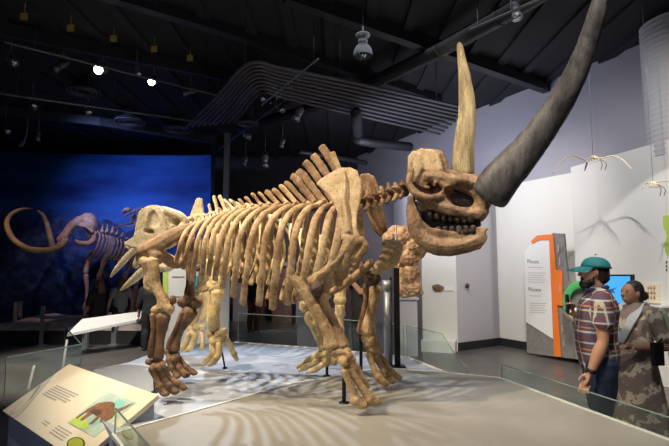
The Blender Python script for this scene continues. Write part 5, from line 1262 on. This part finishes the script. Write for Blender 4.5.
for k in range(9): ell(bm, wq(648.5+(k % 3)*3, 287.5+(k//3)*5, .035), (.018, .014, .026), None, 8)
link('specimen', bm, M['tan'], fr)
wplate('shelf', [(641, 304.5), (663, 306), (663, 308), (641, 306.5)], .16, .158, M['wall'], fr)
bm = bmesh.new(); prism(bm, [wq(x, y, .004) for x, y in ((663, 216), (676, 214), (677, 258), (667, 256), (664, 246), (667, 236), (663, 226))], -QN*.003); props(link('wall_graphic', bm, M['lime'], None, False), 'lime green wall graphic at the right picture edge', 'graphic')
bm = bmesh.new(); bm2 = [bmesh.ops.create_cube]; 
for y in (262, 266, 270): ell(bm, wq(666.5, y, .01), (.012, .01, .012), None, 8)
props(link('wall_buttons', bm, M['black']), 'tiny dark dots on the wall below the lime graphic', 'fitting')
# hanging flying-reptile skeletons
def ptero(label, pts_body, wings, neck, e, sc=1):
    c = wq(*pts_body[0], e); t = thing('flying_reptile_skeleton', label, 'skeleton', c)
    P = lambda x, y, d=0: wq(x, y, e+d)
    def s_(name, L3, mat='pale', r=.012):
        bm = bmesh.new(); sweep(bm, cr([(*P(x, y, d), rr*sc*.009, rr*sc*.009) for x, y, d, rr in L3], 4), (.3, .3, .9), 8); return link(name, bm, M[mat], t)
    s_('torso', pts_body and [(pts_body[0][0], pts_body[0][1], 0, 1.0), (pts_body[1][0], pts_body[1][1], 0, 2.2), (pts_body[2][0], pts_body[2][1], 0, 1.6)])
    for k in range(5):
        u = k/4; x = pts_body[0][0]*(1-u)+pts_body[2][0]*u; y = pts_body[0][1]*(1-u)+pts_body[2][1]*u
        s_('rib', [(x, y-1, -.01, .5), (x+1, y+2, .05, .45), (x-.5, y+4, .02, .4)])
    s_('skull', [(neck[0], neck[1], 0, 1.5), (neck[2]*.5+neck[0]*.5, neck[3]*.5+neck[1]*.5, 0, 1.2), (neck[2], neck[3], 0, .5)], 'dark')
    for k, w in enumerate(wings): s_('wing', [(x, y, d, r) for x, y, d, r in w])
    for dx in (4, 8): s_('leg', [(pts_body[2][0], pts_body[2][1], 0, .8), (pts_body[2][0]+dx, pts_body[2][1]+5, .05, .6), (pts_body[2][0]+dx-1, pts_body[2][1]+12, 0, .5)], 'mid')
    top = wq(pts_body[1][0], pts_body[1][1], e); bm = bmesh.new(); cyl(bm, top, (top.x, top.y, CEIL), .003, seg=5); link('wire', bm, M['steel'], t)
ptero('pale flying reptile skeleton with long curved wings hanging before the white wall', [(587, 161), (593, 157), (598, 158)],
      [[(588, 161, 0, 1.3), (580, 158, .1, 1.1), (572, 155.5, .2, 1.0), (565, 158, .3, .9), (558, 165, .4, .8), (553, 174, .5, .5)], [(594, 158, 0, 1.3), (603, 158, -.05, 1.0), (612, 156, -.08, .9), (620, 158, -.1, .8), (627, 164, -.1, .7), (632, 169, -.1, .4)]], (587, 163, 584.5, 171), 1.0)
ptero('partly visible flying reptile skeleton at the right picture edge', [(649, 184), (653, 183), (657, 184)],
      [[(650, 183, 0, 1.2), (660, 181.5, 0, 1.0), (672, 181, 0, .8), (684, 184, 0, .6)], [(648, 184, 0, 1.0), (644, 187, .1, .7), (642, 190, .1, .4)]], (648, 184, 645.5, 184.5), .8)
# ================================================================ desks and boards further back
p = at_z(322, 350, 0); bm = bmesh.new(); yd = 9.3
def desk(name, label, x0, x1, y, z, dpt, mat, mat2, cat='counter'):
    a_, b_ = at_y(x0, 300, y), at_y(x1, 300, y); t = thing(name, label, cat, ((a_.x+b_.x)/2, y, 0))
    bm = bmesh.new(); box(bm, ((a_.x+b_.x)/2, y+dpt/2, z/2), (b_.x-a_.x-.06, dpt-.06, z)); link('front', bm, mat2, t, False)
    bm = bmesh.new(); box(bm, ((a_.x+b_.x)/2, y+dpt/2, z+.02), (b_.x-a_.x, dpt, .04)); link('top', bm, mat, t, False); return t
desk('counter', 'pale counter behind the front legs of the rhinoceros', 296, 346, 9.4, .72, 1.5, M['white'], M['wallL'])
desk('counter', 'grey cabinet block between the two front legs', 347, 366, 8.9, .60, .5, M['steel'], M['greyp'])
desk('counter', 'lavender counter block behind the black post', 398, 419, 9.2, 1.05, .8, M['wallL'], M['wallL'])
# white standing board with a lime stripe, behind the hind legs
a_, b_ = at_y(163, 300, 8.2), at_y(229, 300, 8.2); t = thing('standing_board', 'white standing board with lime stripe and cyan shape behind the hind legs', 'information panel', ((a_.x+b_.x)/2, 8.2, 0))
bm = bmesh.new(); zt = at_y(200, 262, 8.2).z; box(bm, ((a_.x+b_.x)/2, 8.23, zt/2), (b_.x-a_.x, .06, zt)); bd_ = link('board', bm, M['wall'], t, False)
def fplate(name, px, mat, par, Yp=8.198):
    bm = bmesh.new(); prism(bm, [at_y(x, y, Yp) for x, y in px], (0, -.004, 0)); return link(name, bm, mat, par, False)
fplate('lime_stripe', [(163, 264), (168, 264), (168, 330), (163, 330)], M['lime'], t)
fplate('cyan_shape', [(191, 276), (200, 276), (202, 284), (199, 292), (192, 293)], M['cyan'], t)
fplate('small_print', [(172, 276), (184, 276), (184, 277), (172, 277)], M['textl'], t); fplate('small_print', [(172, 296), (180, 296), (180, 297), (172, 297)], M['textl'], t)
# pillar edge right of the board
# back-hall display boards
for i, (x0, x1, y0, y1, mat, lab) in enumerate(((233, 250, 283, 316, 'wallL', 'dim lavender display panel in the far hall, left one'), (272, 292, 268, 316, 'pink', 'rust brown display panel in the far hall, middle one'), (296, 306, 262, 318, 'wallL', 'narrow pale panel in the far hall'), (268, 290, 262, 266, 'white', 'bright narrow sign strip on the far wall'))):
    Yp = 15.2-.25*i; a_, b_ = at_y(x0, y1, Yp), at_y(x1, y0, Yp); bm = bmesh.new(); z0 = max(0, a_.z) if i != 3 else a_.z
    if i == 3: Yp = 15.76; a_, b_ = at_y(x0, y1, Yp), at_y(x1, y0, Yp); z0 = a_.z
    box(bm, ((a_.x+b_.x)/2, Yp, ((0 if i != 3 else z0)+b_.z)/2), (b_.x-a_.x, .06, b_.z-(0 if i != 3 else z0))); props(link('display_panel', bm, M[mat], None, False), lab, 'display panel')
